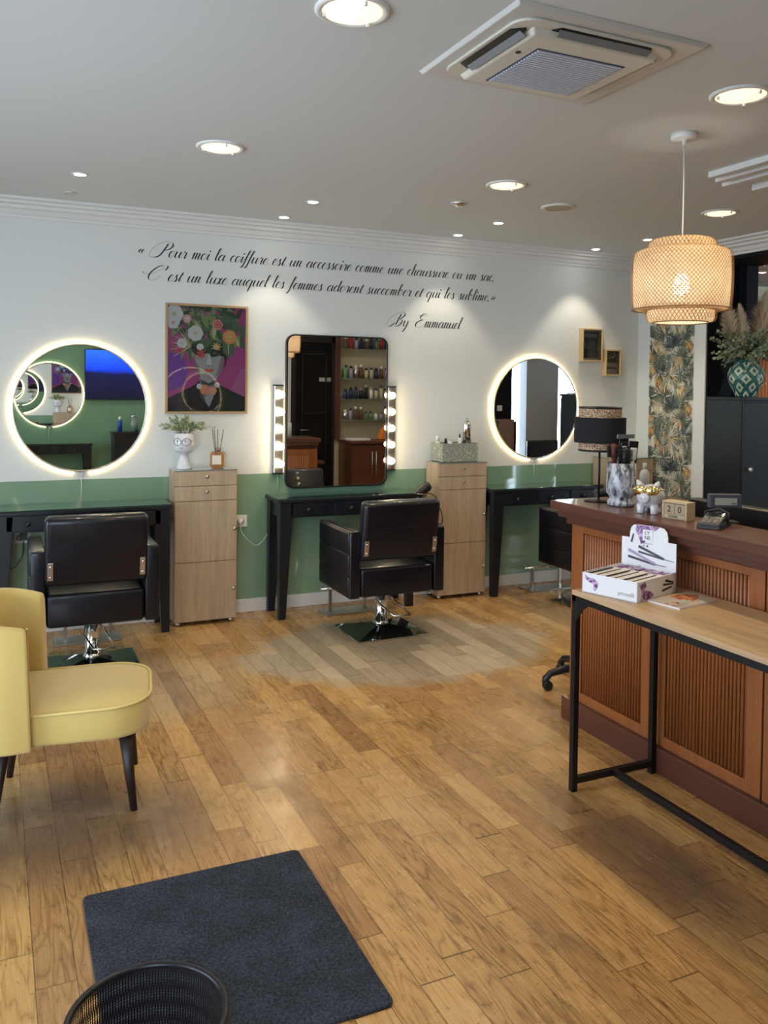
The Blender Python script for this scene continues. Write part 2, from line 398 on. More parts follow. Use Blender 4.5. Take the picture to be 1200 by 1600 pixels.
# stepped plaster cornice: profile (distance from wall, z), swept along the back wall and along the right wall
prof = [(0, 2.556), (.018, 2.556), (.022, 2.572), (.035, 2.576), (.05, 2.60), (.075, 2.606), (.078, 2.624), (.112, 2.628), (.115, 2.642), (.15, 2.646), (.152, CZ), (0, CZ)]
b = MB()
for (a, c) in zip(prof, prof[1:]):
    b._add([(XL, WY-a[0], a[1]), (RX-a[0], WY-a[0], a[1]), (RX-c[0], WY-c[0], c[1]), (XL, WY-c[0], c[1])], [(0, 1, 2, 3)])
struct(b.build('trim_1', 'moulding'))
b = MB()
for (a, c) in zip(prof, prof[1:]):
    b._add([(RX-a[0], WY-a[0], a[1]), (RX-a[0], .9, a[1]), (RX-c[0], .9, c[1]), (RX-c[0], WY-c[0], c[1])], [(0, 1, 2, 3)])
struct(b.build('trim_2', 'moulding'))
# right wall: papered pillar, black beam, black pier, the room beyond
wr = struct(MB().box(RX, 5.3, 4.92, WY, 0, CZ).build('wall_right', 'white'))
struct(MB().box(RX, 5.42, .9, 4.92, 2.53, CZ).build('trim_3', 'darkwall'))
struct(MB().box(RX+.012, 5.3, 4.905, 4.92, 0, 2.53).build('wall_pillar_side', 'darkwall'))
struct(MB().box(5.3, 5.42, 4.83, 6.6, 0, CZ).build('wall_pier', 'darkwall'))
b = MB(); b.box(5.42, 9, 6.5, 6.6, 0, CZ); struct(b.build('wall_far', mat('cream_paint', (.72, .66, .46), .6)))
struct(MB().box(8.9, 9, .9, 6.6, 0, CZ).build('wall_far_right', 'white'))
# wall behind the camera (seen in the mirrors)
struct(MB().box(.1, 3.2, -.35, -.25, 0, CZ).box(XL-.1, -2.45, -.35, -.25, 0, CZ).box(-2.45, .1, -.35, -.25, 2.5, CZ).box(-2.45, .1, -.35, -.25, 0, .12).build('wall_front', 'greenmat'))
w4 = struct(MB().box(-2.45, .1, -.31, -.30, .12, 2.5).build('window_4', 'pane'))
b = MB()
for x in (-2.45, -1.2, .05): b.box(x, x+.05, -.33, -.27, .12, 2.5)
fr4 = b.build('window_frame', 'blackmetal', w4); fr4['kind'] = 'structure'
struct(MB().box(3.2, 3.3, -.35, 1.0, 0, CZ).build('wall_recess', 'white'))
b = MB(); b.box(3.3, 3.46, .9, 1.0, 0, CZ).box(3.46, 4.03, .9, 1.0, 2.16, CZ); struct(b.build('wall_door_side', 'white'))
b = MB(); b.box(4.03, 5.0, .9, 1.0, 0, CZ); struct(b.build('wall_shelf_side', mat('cream_shelf_wall', (.55, .50, .34), .6)))
b = MB(); b.box(5.0, 6.75, .9, 1.0, 0, CZ); struct(b.build('wall_dark_side', 'darkwall'))
b = MB(); b.box(6.93, 7.48, .9, 1.1, 0, CZ).box(8.7, 9, .9, 1.0, 0, CZ).box(6.75, 8.7, .92, 1.0, 2.4, CZ); struct(b.build('wall_window_side', 'grey_curtain'))
struct(MB().box(6.75, 6.93, .94, .95, 0, 2.4).build('window_1', 'pane'))
struct(MB().box(7.48, 8.7, .94, .95, 0, 2.4).build('window_2', 'pane'))
# left wall with shop window
b = MB(); b.box(XL-.1, XL, -.35, .1, 0, CZ).box(XL-.1, XL, 4.7, WY, 0, CZ).box(XL-.1, XL, .1, 4.7, 2.5, CZ).box(XL-.1, XL, .1, 4.7, 0, .15); struct(b.build('wall_left', 'white'))
wn = struct(MB().box(XL-.06, XL-.05, .1, 4.7, .15, 2.5).build('window_3', 'pane'))
b = MB()
for y in (.1, 1.6, 3.1, 4.65): b.box(XL-.08, XL-.02, y, y+.05, .15, 2.5)
b.box(XL-.08, XL-.02, .1, 4.7, .15, .2).box(XL-.08, XL-.02, .1, 4.7, 2.45, 2.5); fr = b.build('window_frame', 'blackmetal', wn); fr['kind'] = 'structure'
# black panelled door (mirror only)
d = struct(MB().box(3.46, 4.03, .95, .99, 0, 2.16).build('door_1', 'darkwall'))
b = MB()
for x0, x1, z0, z1 in ((3.44, 3.50, 0, 2.2), (3.99, 4.03, 0, 2.2), (3.44, 4.03, 2.12, 2.2), (3.58, 3.60, .15, 1.98), (3.90, 3.92, .15, 1.98), (3.58, 3.92, 1.96, 1.98), (3.58, 3.92, 1.2, 1.22)): b.box(x0, x1, .985, 1.01, z0, z1)
b.build('door_moulding', 'blackwood', d)
MB().tube([(3.56, 1.0, 1.0), (3.56, 1.05, 1.0), (3.67, 1.05, 1.0)], .009).lathe([(.025, 0), (.025, .006)], (3.56, .99, .9), 16, mtx=Matrix.Rotation(R(-90), 3, 'X')).build('door_handle', 'chrome', d)
MB().box(3.82, 3.98, .992, 1.0, 1.62, 1.67).build('door_plate', 'grey_light', d)
# three white raised bars on the ceiling and a fourth further right
for i, (x, y, l) in enumerate(((3.29, 3.26, 'leftmost white raised ceiling bar of the stepped row'), (3.39, 3.31, 'middle white raised ceiling bar of the stepped row'), (3.495, 3.365, 'third white raised ceiling bar of the stepped row'), (3.70, 3.355, 'short-looking white ceiling bar standing apart at the frame edge'))):
    o = MB().box(x, x+.045, 1.2, y, CZ-.03, CZ).build('trim_%d' % (i+4), 'moulding', bevel=.002); struct(o)

# wallpaper on the pillar: layered palm fans
def wallpaper():
    cols = [(.66, .62, .50), (.07, .085, .055), (.13, .15, .10), (.20, .23, .18), (.10, .13, .14), (.55, .27, .08), (.62, .42, .17), (.44, .42, .32), (.03, .035, .04)]
    names = ['paper_cream', 'paper_dark_green', 'paper_mid_green', 'paper_grey_green', 'paper_blue_grey', 'paper_orange', 'paper_ochre', 'paper_sand', 'paper_ink']
    mats = [mat(n, c, .7) for n, c in zip(names, cols)]
    x = RX-.002; y0, y1, z0, z1 = 5.035, 5.52, .05, 2.556
    b = MB(); b.box(x, RX, y0, y1, z0, z1)
    rr = random.Random(3); lay = [0]
    def tri(p, ci):
        lay[0] += 1; xx = x-.0002-.0000022*lay[0]
        # clip polygon to the strip
        poly = p
        for ax, lim, sg in ((0, y0, 1), (0, y1, -1), (1, z0, 1), (1, z1, -1)):
            out = []
            for i in range(len(poly)):
                a, c = poly[i-1], poly[i]; ia = (a[ax]-lim)*sg >= 0; ic = (c[ax]-lim)*sg >= 0
                if ia != ic:
                    t = (lim-a[ax])/(c[ax]-a[ax]); q = (a[0]+(c[0]-a[0])*t, a[1]+(c[1]-a[1])*t)
                    out.append(q)
                if ic: out.append(c)
            poly = out
            if len(poly) < 3: return
        b.m(ci).poly([(xx, q[0], q[1]) for q in poly])
    def blade(cy, cz, a, L, w, ci):
        dx, dy = math.cos(a), math.sin(a)
        tri([(cy, cz), (cy+dx*L*.45-dy*w, cz+dy*L*.45+dx*w), (cy+dx*L, cz+dy*L), (cy+dx*L*.45+dy*w, cz+dy*L*.45-dx*w)], ci)
    def fan(cy, cz, a0, spread, L, n, cs):
        for i in range(n):
            a = a0+spread*(i/(n-1)-.5); blade(cy, cz, a, L*rr.uniform(.75, 1.05), L*.045, rr.choice(cs))
        for i in range(5): blade(cy, cz, a0+rr.uniform(-.4, .4)*spread, L*.45, L*.022, 8)
    def frond(cy, cz, a, L, cs):
        for i in range(13):
            t = i/12; px, pz = cy+math.cos(a)*L*t, cz+math.sin(a)*L*t
            for sgn in (1, -1): blade(px, pz, a+sgn*R(48), L*.38*(1.05-t*.7), .006, rr.choice(cs))
    H = .50; plan = []
    for k in range(26): plan.append(('f', rr.uniform(0, .5), rr.uniform(0, H), rr.uniform(0, 2*PI), rr.uniform(2.0, 5.5), rr.uniform(.10, .15), rr.choice([[1, 2, 3], [2, 3, 1], [3, 4, 1], [0, 6, 7], [4, 8, 1], [1, 2, 0]])))
    for k in range(9): plan.append(('p', rr.uniform(0, .5), rr.uniform(0, H), rr.uniform(.6, 2.6), 0, rr.uniform(.16, .24), rr.choice([[4, 3, 1], [2, 3, 3], [4, 8, 3]])))
    for k in range(7): plan.append(('o', rr.uniform(0, .5), rr.uniform(0, H), rr.uniform(1.2, 2.0), .8, .13, [5, 6, 5]))
    rr.shuffle(plan)
    for rep in range(-1, 6):
        for t, py, pz, a, sp, L, cs in plan:
            cy, cz = y0+py, z0+pz+rep*H
            if t == 'f': fan(cy, cz, a, sp, L, 15, cs)
            elif t == 'p': frond(cy, cz, a, L, cs)
            else: fan(cy, cz, a, sp, L, 7, cs)
        for k in range(2): b.m(0)
    o = b.build('wallpaper', mats, wr, smooth='keep'); o['label'] = 'jungle palm-leaf wallpaper strip in greens and orange'
wallpaper()

# ================================================================== WALL LETTERING (hand-built script)
GL = {
 'a': ([[(.60, .80), (.42, 1.0), (.16, .80), (.04, .38), (.16, .03), (.38, .14), (.60, .62)], [(.68, 1.0), (.60, .45), (.66, .04), (.90, .32)]], .88),
 'b': ([[(-.02, .3), (.22, 1.0), (.42, 1.9), (.32, 2.25), (.18, 1.8), (.10, .8), (.14, .12), (.32, .0), (.56, .3), (.60, .78), (.46, 1.0), (.34, .84), (.82, .72)]], .80),
 'c': ([[(.50, .80), (.44, .98), (.26, .98), (.08, .66), (.06, .25), (.24, .0), (.48, .10), (.66, .32)]], .62),
 'd': ([[(.60, .80), (.42, 1.0), (.16, .80), (.04, .38), (.16, .03), (.38, .14), (.60, .62)], [(.74, 2.1), (.66, 1.2), (.60, .45), (.66, .04), (.90, .32)]], .88),
 'e': ([[(.02, .38), (.34, .52), (.50, .80), (.40, 1.0), (.22, .92), (.06, .5), (.10, .12), (.28, .0), (.50, .12), (.68, .34)]], .62),
 'f': ([[(-.05, .3), (.24, 1.0), (.56, 2.0), (.52, 2.25), (.38, 2.1), (.26, 1.2), (.10, -.2), (-.06, -.8), (-.24, -.78), (-.16, -.5)], [(.02, .92), (.46, .96)]], .50),
 'h': ([[(-.02, .3), (.22, 1.0), (.42, 1.9), (.32, 2.25), (.20, 1.8), (.08, .0)], [(.10, .35), (.32, .9), (.50, 1.0), (.56, .8), (.48, .3), (.56, .0), (.80, .32)]], .80),
 'i': ([[(-.02, .35), (.16, .98)], [(.18, 1.0), (.10, .4), (.16, .03), (.40, .32)]], .40),
 'l': ([[(-.02, .3), (.24, 1.0), (.44, 1.9), (.34, 2.25), (.22, 1.8), (.10, .5), (.16, .03), (.40, .32)]], .42),
 'm': ([[(-.04, .55), (.12, .98), (.17, .9), (.08, .0)], [(.10, .4), (.30, .92), (.44, 1.0), (.48, .8), (.40, .0)], [(.42, .4), (.62, .92), (.76, 1.0), (.82, .8), (.74, .3), (.82, .02), (1.06, .32)]], 1.08),
 'n': ([[(-.04, .55), (.12, .98), (.17, .9), (.08, .0)], [(.10, .4), (.32, .92), (.48, 1.0), (.54, .8), (.46, .3), (.54, .02), (.78, .32)]], .80),
 'o': ([[(.34, 1.0), (.12, .82), (.04, .4), (.16, .02), (.38, .06), (.56, .42), (.52, .86), (.34, 1.0)], [(.50, .9), (.74, .84)]], .70),
 'q': ([[(.60, .80), (.42, 1.0), (.16, .80), (.04, .38), (.16, .03), (.38, .14), (.60, .62)], [(.70, 1.0), (.58, .0), (.48, -.95)], [(.48, -.6), (.90, .32)]], .88),
 'r': ([[(-.02, .35), (.18, 1.1), (.24, .92), (.44, .94), (.40, .5), (.38, .1), (.46, .0), (.64, .32)]], .62),
 's': ([[(-.04, .32), (.28, 1.08), (.26, .8), (.36, .4), (.30, .06), (.10, .02), (.04, .2)], [(.30, .04), (.62, .34)]], .58),
 't': ([[(-.02, .35), (.30, 1.5)], [(.32, 1.6), (.14, .5), (.18, .03), (.44, .32)], [(.02, 1.04), (.48, 1.08)]], .46),
 'u': ([[(-.02, .55), (.14, .98)], [(.17, 1.0), (.08, .4), (.16, .02), (.38, .2), (.60, .8)], [(.66, 1.0), (.56, .4), (.64, .03), (.88, .32)]], .86),
 'x': ([[(.0, .8), (.14, 1.0), (.28, .7), (.36, .2), (.50, .0), (.68, .26)], [(.60, .96), (.44, .9), (.24, .3), (.08, .02), (-.04, .1)]], .66),
 'y': ([[(-.02, .55), (.14, .98)], [(.17, 1.0), (.08, .4), (.16, .02), (.38, .2), (.60, .8)], [(.66, 1.0), (.54, .0), (.36, -.75), (.12, -.95), (.10, -.7), (.50, -.2), (.84, .32)]], .82),
 'P': ([[(.30, .25), (-.3, -.1), (-.95, .10), (-.90, 1.0), (-.30, 1.9), (.55, 2.35), (1.20, 2.2), (1.40, 1.75), (1.1, 1.25), (.62, 1.05), (.45, 1.2)], [(.80, 2.05), (.58, 1.2), (.30, .35), (-.05, -.05), (-.35, .02)]], 1.28),
 'C': ([[(-.95, 1.25), (-.6, .95), (.2, 1.0), (1.0, 1.6), (1.35, 2.1), (1.1, 2.3), (.5, 1.9), (.0, 1.1), (-.05, .4), (.25, .02), (.8, .12), (1.35, .75)]], 1.5),
 'B': ([[(.10, .55), (-.5, -.05), (-1.0, .10), (-.95, .9), (-.3, 1.8), (.55, 2.3), (1.15, 2.2), (1.25, 1.75), (.85, 1.3), (.50, 1.2), (.95, 1.15), (1.12, .75), (.85, .2), (.35, -.02), (.05, .15)], [(.70, 2.0), (.50, 1.2), (.28, .2)]], 1.40),
 'E': ([[(1.10, 1.85), (1.05, 2.15), (.55, 2.2), (.15, 1.8), (.25, 1.35), (.60, 1.25), (.35, 1.15), (-.20, .75), (-.25, .2), (.15, -.05), (.75, .15), (1.1, .55)], [(-.25, 2.0), (.1, 1.85), (.8, 1.95)]], 1.15),
 '«': ([[(.30, .95), (.08, .65), (.24, .35)], [(.62, .95), (.40, .65), (.56, .35)]], 1.0),
 '»': ([[(.10, .95), (.30, .65), (.06, .35)], [(.42, .95), (.62, .65), (.38, .35)]], .8),
 "'": ([[(.20, 2.3), (.26, 2.0), (.06, 1.6)]], .75),
}
def script_line(name, txt, x0, x1, zb, xh, parent):
    b = MB(); cur = 0; strokes = []
    for ch in txt:
        if ch == ' ': cur += .62; continue
        if ch == '.': strokes.append(('dot', cur+.08, .06)); cur += .4; continue
        st, adv = GL[ch]
        if ch in 'PCBE' and strokes: cur += .75
        fy = (lambda y: y) if ch in 'PCBE«»\'' else (lambda y: 1+(y-1)*.78 if y > 1 else y*.85 if y < 0 else y)
        for s in st: strokes.append(('s', [(cur+x+.27*fy(y), fy(y)) for x, y in s], ch))
        if ch == 'i': strokes.append(('dot', cur+.18+.27*1.42, 1.42))
        cur += adv
    xs = [p[0] for s in strokes if s[0] == 's' for p in s[1]]+[s[1] for s in strokes if s[0] == 'dot']
    lo, hi = min(xs), max(xs); k = (x1-x0)/(hi-lo); lay = 0
    Y0 = WY-.0005
    for s in strokes:
        lay = (lay+1) % 7; yy = Y0-.0006-.00008*lay
        if s[0] == 'dot':
            cx, cz = x0+(s[1]-lo)*k, zb+s[2]*xh
            b.poly([(cx+.0052*math.cos(a), yy, cz+.0058*math.sin(a)) for a in [2*PI*i/10 for i in range(10)]]); continue
        pts = catmull([(x, y, 0) for x, y in s[1]], 7)
        P = [(x0+(p.x-lo)*k, zb+p.y*xh) for p in pts]; n = len(P); L = []; Rr = []
        for i in range(n):
            a = P[max(i-1, 0)]; c = P[min(i+1, n-1)]; dx, dz = c[0]-a[0], c[1]-a[1]; l = math.hypot(dx, dz) or 1; dx /= l; dz /= l
            down = max(0, -(dz*.94+dx*.34)); w = .0008+.0036*down**1.6
            e = min(1, min(i, n-1-i)/3+.45); w *= e
            L.append((P[i][0]-dz*w, yy, P[i][1]+dx*w)); Rr.append((P[i][0]+dz*w, yy, P[i][1]-dx*w))
        vs = L+Rr; b._add(vs, [(i, i+1, n+i+1, n+i) for i in range(n-1)])
    return b.build(name, 'black_text', parent, smooth='keep')
q = thing('wall_lettering', 'black flowing script quotation lettered on the white wall above the mirrors', 'lettering', (0, 0, 0))
script_line('text_line', '« Pour moi la coiffure est un accessoire comme une chaussure ou un sac.', .862, 3.53, 2.383, .044, q)
script_line('text_line', "C'est un luxe auquel les femmes adorent succomber et qui les sublime.»", .885, 3.55, 2.228, .044, q)
script_line('text_line', 'By Emmanuel', 2.628, 3.27, 2.003, .046, q)

# ================================================================== CEILING FITTINGS
def ring_prof(r0, r1, z0, z1): return [(r0, z1), (r0, z0), (r1, z0), (r1, z1)]
def big_light(x, y, label):
    t = thing('recessed_downlight', label, 'ceiling light', (x, y, CZ), 0, 'large round downlights')
    MB().lathe([(.112, 0), (.112, -.004), (.104, -.010), (.092, -.008), (.088, -.002)], n=40, cap0=False, cap1=False).build('trim_ring', 'moulding', t)
    b = MB(); b.lathe([(.089, -.006), (.070, -.012), (.030, -.0155), (.0, -.016)], n=40, cap0=False).sphere((0, 0, -.017), .016, 12, 6, (1, 1, .3)); b.build('glass_lens', 'biglens', t)
    for a in (.6, 2.7, 4.8): MB().box(.083*math.cos(a)-.004, .083*math.cos(a)+.004, .083*math.sin(a)-.004, .083*math.sin(a)+.004, -.019, -.006).build('clip', 'moulding', t)
    s = spot((0, 0, 0), BIG_W, (1, .80, .50), 172, 1.0, .07); s.parent = t; s.location = (0, 0, -.022)
big_light(.965, 2.35, 'large glowing downlight at the very top of the ceiling, left of the air conditioner')
big_light(.967, 3.95, 'large glowing downlight on the left of the ceiling, above the poster')
big_light(2.54, 3.96, 'large glowing downlight in the middle of the ceiling, beyond the air conditioner')
big_light(2.54, 2.365, 'large glowing downlight right of the air conditioner, near the frame edge')
big_light(4.095, 3.953, 'large glowing downlight above and right of the bamboo pendant')
big_light(4.1, 2.36, 'large glowing downlight outside the frame on the right, seen reflected')
big_light(7.4, 5.0, 'added downlight brightening the room beyond the black opening, out of sight')  # extra lamp added out of view to brighten the far room's cream wall
big_light(6.0, 5.3, 'added downlight brightening the room beyond the opening, before the wardrobe')  # second lamp added to lift the dark far room
big_light(5.9, 2.9, 'added downlight brightening the right part of the shop, beyond the black beam')  # lamp added beyond the beam to brighten the shelf side of the shop
big_light(.965, .77, 'large glowing downlight just behind the viewer, left')
big_light(2.54, .77, 'large glowing downlight above the near end of the reception counter')
def small_spot(x, y, label, on=True):
    t = thing('spotlight', label, 'ceiling light', (x, y, CZ), 0, 'small recessed spotlights')
    MB().lathe([(.043, 0), (.043, -.003), (.034, -.006), (.028, -.002)], n=28, cap0=False, cap1=False).build('trim_ring', 'moulding' if on else 'steel', t)
    MB().lathe([(.029, -.004), (.015, -.007), (0, -.0075)], n=24, cap0=False).build('lens', 'spotlens' if on else 'steel', t)
    if on:
        s = spot((x, y, CZ-.02), SPOT_W, size=82, blend=.45); s.parent = t; s.location = (0, 0, -.02)
small_spot(.425, 4.80, 'small lit spotlight, leftmost of the ceiling')
small_spot(.417, 5.309, 'small unlit spotlight beside the cornice, leftmost', on=False)
small_spot(1.75, 4.851, 'small lit spotlight above the start of the quotation, outer of the pair')
small_spot(1.74, 5.377, 'small lit spotlight above the quotation, close to the cornice')
small_spot(3.072, 4.878, 'small lit spotlight below the round speaker, outer of the pair')
small_spot(3.061, 5.398, 'small lit spotlight above the end of the quotation, close to the cornice')
small_spot(4.311, 5.416, 'small lit spotlight above the right round mirror, close to the cornice')
small_spot(4.364, 4.893, 'small lit spotlight peeping out left of the bamboo pendant')
small_spot(6.464, 5.717, 'small lit spotlight in the room beyond the black opening')
t = thing('smoke_detector', 'small round smoke detector on the ceiling beyond the middle downlight', 'smoke detector', (2.537, 4.472, CZ))
MB().lathe([(.045, 0), (.045, -.008), (.03, -.022), (0, -.024)], n=28).build('body', 'steel', t)
MB().lathe([(.049, 0), (.049, -.004), (.045, -.005)], n=28, cap0=False, cap1=False).build('rim', 'moulding', t)
t = thing('ceiling_speaker', 'round cream speaker grille set in the ceiling', 'speaker', (3.125, 4.29, CZ))
MB().lathe([(.105, 0), (.105, -.006), (.095, -.011), (.083, -.009)], n=40, cap0=False, cap1=False).build('rim', 'moulding', t)
MB().lathe([(.084, -.007), (.05, -.010), (0, -.010)], n=36, cap0=False).build('grille', mat('cream_grille', (.45, .41, .33), .8), t)
# air conditioner
t = thing('air_conditioner', 'square white ceiling cassette air conditioner with striped centre grille', 'air conditioner', (1.72, 2.38, CZ))
MB().frustum((-.352, .352, -.303, .303, -.014), (-.362, .362, -.313, .313, 0)).build('panel', mat('ac_plastic', (.56, .55, .52), .45), t, bevel=.003)
body = MB().prism(rrect(-.315, .295, -.262, .245, .07), -.010, (0, 0, -.014), (1, 0, 0), (0, 1, 0)).build('surround', mat('ac_surround', (.60, .58, .50), .4), t, bevel=.004)
MB().frustum((-.235, .235, -.205, .215, -.042), (-.25, .25, -.222, .23, -.020)).build('cover', mat('ac_cover', (.62, .60, .52), .4), t, bevel=.006)
MB().box(-.168, .178, -.128, .183, -.0435, -.042).build('grille_back', mat('ac_grille_dark', (.07, .08, .12), .6), t)
b = MB()
for i in range(20): y = -.120+i*.0150; b.box(-.16, .17, y, y+.0080, -.0475, -.0435)
b.build('grille', mat('ac_grille_slat', (.60, .64, .74), .5), t)
MB().prism([(-.300, -.175), (-.262, -.205), (-.254, -.19), (-.254, .135), (-.262, .15), (-.300, .125)], -.004, (0, 0, -.024), (1, 0, 0), (0, 1, 0)).build('air_slot', 'blackmetal', t)
MB().prism([(-.185, -.225), (-.165, -.250), (.180, -.250), (.20, -.225)], -.004, (0, 0, -.024), (1, 0, 0), (0, 1, 0)).build('air_slot', 'blackmetal', t)
MB().xbox(Matrix.Translation((-.262, -.02, -.034)) @ Matrix.Rotation(R(35), 4, 'Y'), -.012, .012, -.165, .15, -.0015, .0015).build('air_flap', mat('flap_grey', (.20, .21, .22), .4), t)
MB().xbox(Matrix.Translation((.005, -.232, -.034)) @ Matrix.Rotation(R(-35), 4, 'X'), -.17, .18, -.012, .012, -.0015, .0015).build('air_flap', mat('flap_grey', (.20, .21, .22), .4), t)
MB().box(.248, .262, -.18, .16, -.030, -.024).build('air_flap', 'grey_light', t)
MB().box(-.2, .2, .226, .238, -.030, -.024).build('air_flap', 'grey_light', t)
MB().lathe([(.009, 0), (.009, .002)], (-.205, -.075, -.0445), 14).build('logo', 'blackmetal', t)

# bamboo pendant lamp
PX, PY = 2.712, 2.826
t = thing('pendant_lamp', 'woven bamboo pendant lamp hanging on a white cord over the counter', 'pendant lamp', (PX, PY, CZ))
MB().lathe([(.056, 0), (.056, -.022), (.050, -.027), (.01, -.028), (.006, -.05)], n=36).build('ceiling_rose', 'plastic_w', t)
MB().tube([(0, 0, -.03), (.002, 0, -.3), (0, 0, -.545)], .0032, 8).build('cord', 'plastic_w', t)
MB().lathe([(.018, -.54), (.02, -.545), (.02, -.60), (.014, -.61)], n=18).build('lamp_holder', 'plastic_w', t)
MB().lathe([(.014, -.600), (.024, -.615), (.033, -.640), (.034, -.660), (.026, -.683), (0, -.695)], n=24).build('light_bulb', 'pbulb', t)
# profile of the shade (radius, z below ceiling) as smooth lists, three tiers
def lattice(prof, N, w, off, turns, turn_dir, b, lift):
    L = [0]
    for a, c in zip(prof, prof[1:]): L.append(L[-1]+math.hypot(c[0]-a[0], c[1]-a[1]))
    tot = L[-1]; steps = max(8, int(tot/.008))
    samples = []
    for i in range(steps+1):
        s_ = tot*i/steps; k = 0
        while k < len(L)-2 and L[k+1] < s_: k += 1
        f = (s_-L[k])/(L[k+1]-L[k]); samples.append((prof[k][0]+(prof[k+1][0]-prof[k][0])*f+lift, prof[k][1]+(prof[k+1][1]-prof[k][1])*f, s_/.2))
    for k in range(N):
        a0 = 2*PI*k/N+off; vs = []
        for (r, z, u) in samples:
            a = a0+turn_dir*turns*u
            for sg in (-1, 1):
                aa = a+sg*w/(2*max(r, .05)); vs.append((r*math.cos(aa), r*math.sin(aa), z))
        n = len(samples); b._add(vs, [(2*i, 2*i+1, 2*i+3, 2*i+2) for i in range(n-1)], True)
TZ = 2.66
tier_main = [(.142, 2.160-TZ), (.185, 2.158-TZ), (.203, 2.148-TZ), (.209, 2.12-TZ), (.211, 2.05-TZ), (.209, 1.97-TZ), (.205, 1.915-TZ), (.195, 1.902-TZ), (.15, 1.898-TZ)]
tier_top = [(.10, 2.207-TZ), (.13, 2.205-TZ), (.147, 2.19-TZ), (.149, 2.16-TZ), (.146, 2.135-TZ)]
tier_bot = [(.146, 1.925-TZ), (.148, 1.895-TZ), (.147, 1.868-TZ), (.14, 1.852-TZ), (.115, 1.848-TZ)]
for nm, pr, N in (('shade_tier', tier_main, 76), ('shade_tier', tier_top, 54), ('shade_tier', tier_bot, 54)):
    b = MB(); lattice(pr, N, .0036, 0, .85, 1, b, .0015); lattice(pr, N, .0036, 0, .85, -1, b, 0)
    o = b.build(nm, 'bamboo', t, smooth='keep')
    b = MB(); lattice(pr, N, .0110, .02, .95, 1, b, -.009); lattice(pr, N, .0080, .05, .95, -1, b, -.0105)
    b.build('shade_lining', 'bamboo_in', o, smooth='keep')
b = MB()
for r, z in ((.147, 2.137-TZ), (.147, 1.9-TZ), (.115, 1.848-TZ), (.204, 1.904-TZ), (.10, 2.207-TZ)): b.tube([(r*math.cos(2*PI*i/48), r*math.sin(2*PI*i/48), z) for i in range(48)], .0028, 6, closed=True)
for k in range(4):
    a = PI/2*k+.4; b.tube([(0, 0, 2.10-TZ), (.145*math.cos(a), .145*math.sin(a), 2.137-TZ)], .0016, 5)
b.build('shade_hoop', 'bamboo', t)

# ================================================================== MIRROR WALL
def disc_frame(b, R0, R1, y0, y1, n=72): # annulus frame, axis along Y
    vs = []
    for r, y in ((R0, y0), (R1, y0), (R1, y1), (R0, y1)):
        for k in range(n): a = 2*PI*k/n; vs.append((r*math.cos(a), y, r*math.sin(a)))
    b._add(vs, [(i*n+k, i*n+(k+1) % n, ((i+1) % 4)*n+(k+1) % n, ((i+1) % 4)*n+k) for i in range(4) for k in range(n)], True)
def round_mirror(name, loc, rotz, label):
    t = thing(name, label, 'mirror', loc, rotz, 'round mirrors ringed with light')
    b = MB(); n = 96; b.poly([(.394*math.cos(2*PI*k/n), -.0295, .394*math.sin(2*PI*k/n)) for k in range(n)]); b.build('mirror_glass', 'mirror', t, smooth='keep')
    b = MB(); disc_frame(b, .392, .4, -.034, -.010); b.build('frame', 'nickel', t)
    b = MB(); n = 60; b.lathe([(.36, -.026), (.36, -.01)], n=n, mtx=Matrix.Rotation(R(90), 3, 'X') @ Matrix.Scale(-1, 3, (0, 0, 1))); b.build('back_plate', 'plastic_w', t)
    b = MB(); pts = [(.412*math.cos(a), -.014, .412*math.sin(a)) for a in [R(-90+6)+R(348)*i/90 for i in range(91)]]; b.tube(pts, .0052, 8); b.build('led_strip', 'led', t)
    b = MB(); b.box(-.02, .012, -.02, -.004, -.425, -.408).tube([(0, -.006, -.42), (.004, -.004, -.5), (.002, -.004, -.6)], .0022, 6); b.build('cable', 'plastic_w', t)
    return t
m1 = round_mirror('round_mirror', (.512, WY, 1.40), 0, 'round light-ringed mirror on the left, above the leftmost dressing table')
m3 = round_mirror('round_mirror', (3.937, WY, 1.40), 0, 'round light-ringed mirror on the right, beside the two small box frames')
round_mirror('round_mirror', (.66, -.25, 1.41), PI, 'round light-ringed mirror on the opposite wall, seen inside the left mirror')
round_mirror('round_mirror', (2.45, -.25, 1.38), PI, 'round light-ringed mirror on the opposite wall, mirrored in the poster glass')
# tall rectangular mirror
t = thing('tall_mirror', 'tall black-framed mirror with rounded corners between two bulb strips', 'mirror', (2.24, WY, .838))
w, h = .386, 1.076
outer = rrect(-w, w, 0, h, .06, 8); inner = rrect(-w+.010, w-.010, .010, h-.010, .052, 8); n = len(outer)
b = MB(); vs = [(x, -.034, z) for x, z in outer]+[(x, -.034, z) for x, z in inner]+[(x, 0, z) for x, z in outer]+[(x, -.029, z) for x, z in inner]
b._add(vs, [(i, (i+1) % n, n+(i+1) % n, n+i) for i in range(n)]+[(i, 2*n+i, 2*n+(i+1) % n, (i+1) % n) for i in range(n)]+[(n+i, n+(i+1) % n, 3*n+(i+1) % n, 3*n+i) for i in range(n)])
b.build('frame', 'blackmetal', t)
b = MB(); b.poly([(x, -.030, z) for x, z in inner]); b.build('mirror_glass', 'mirror', t, smooth='keep')
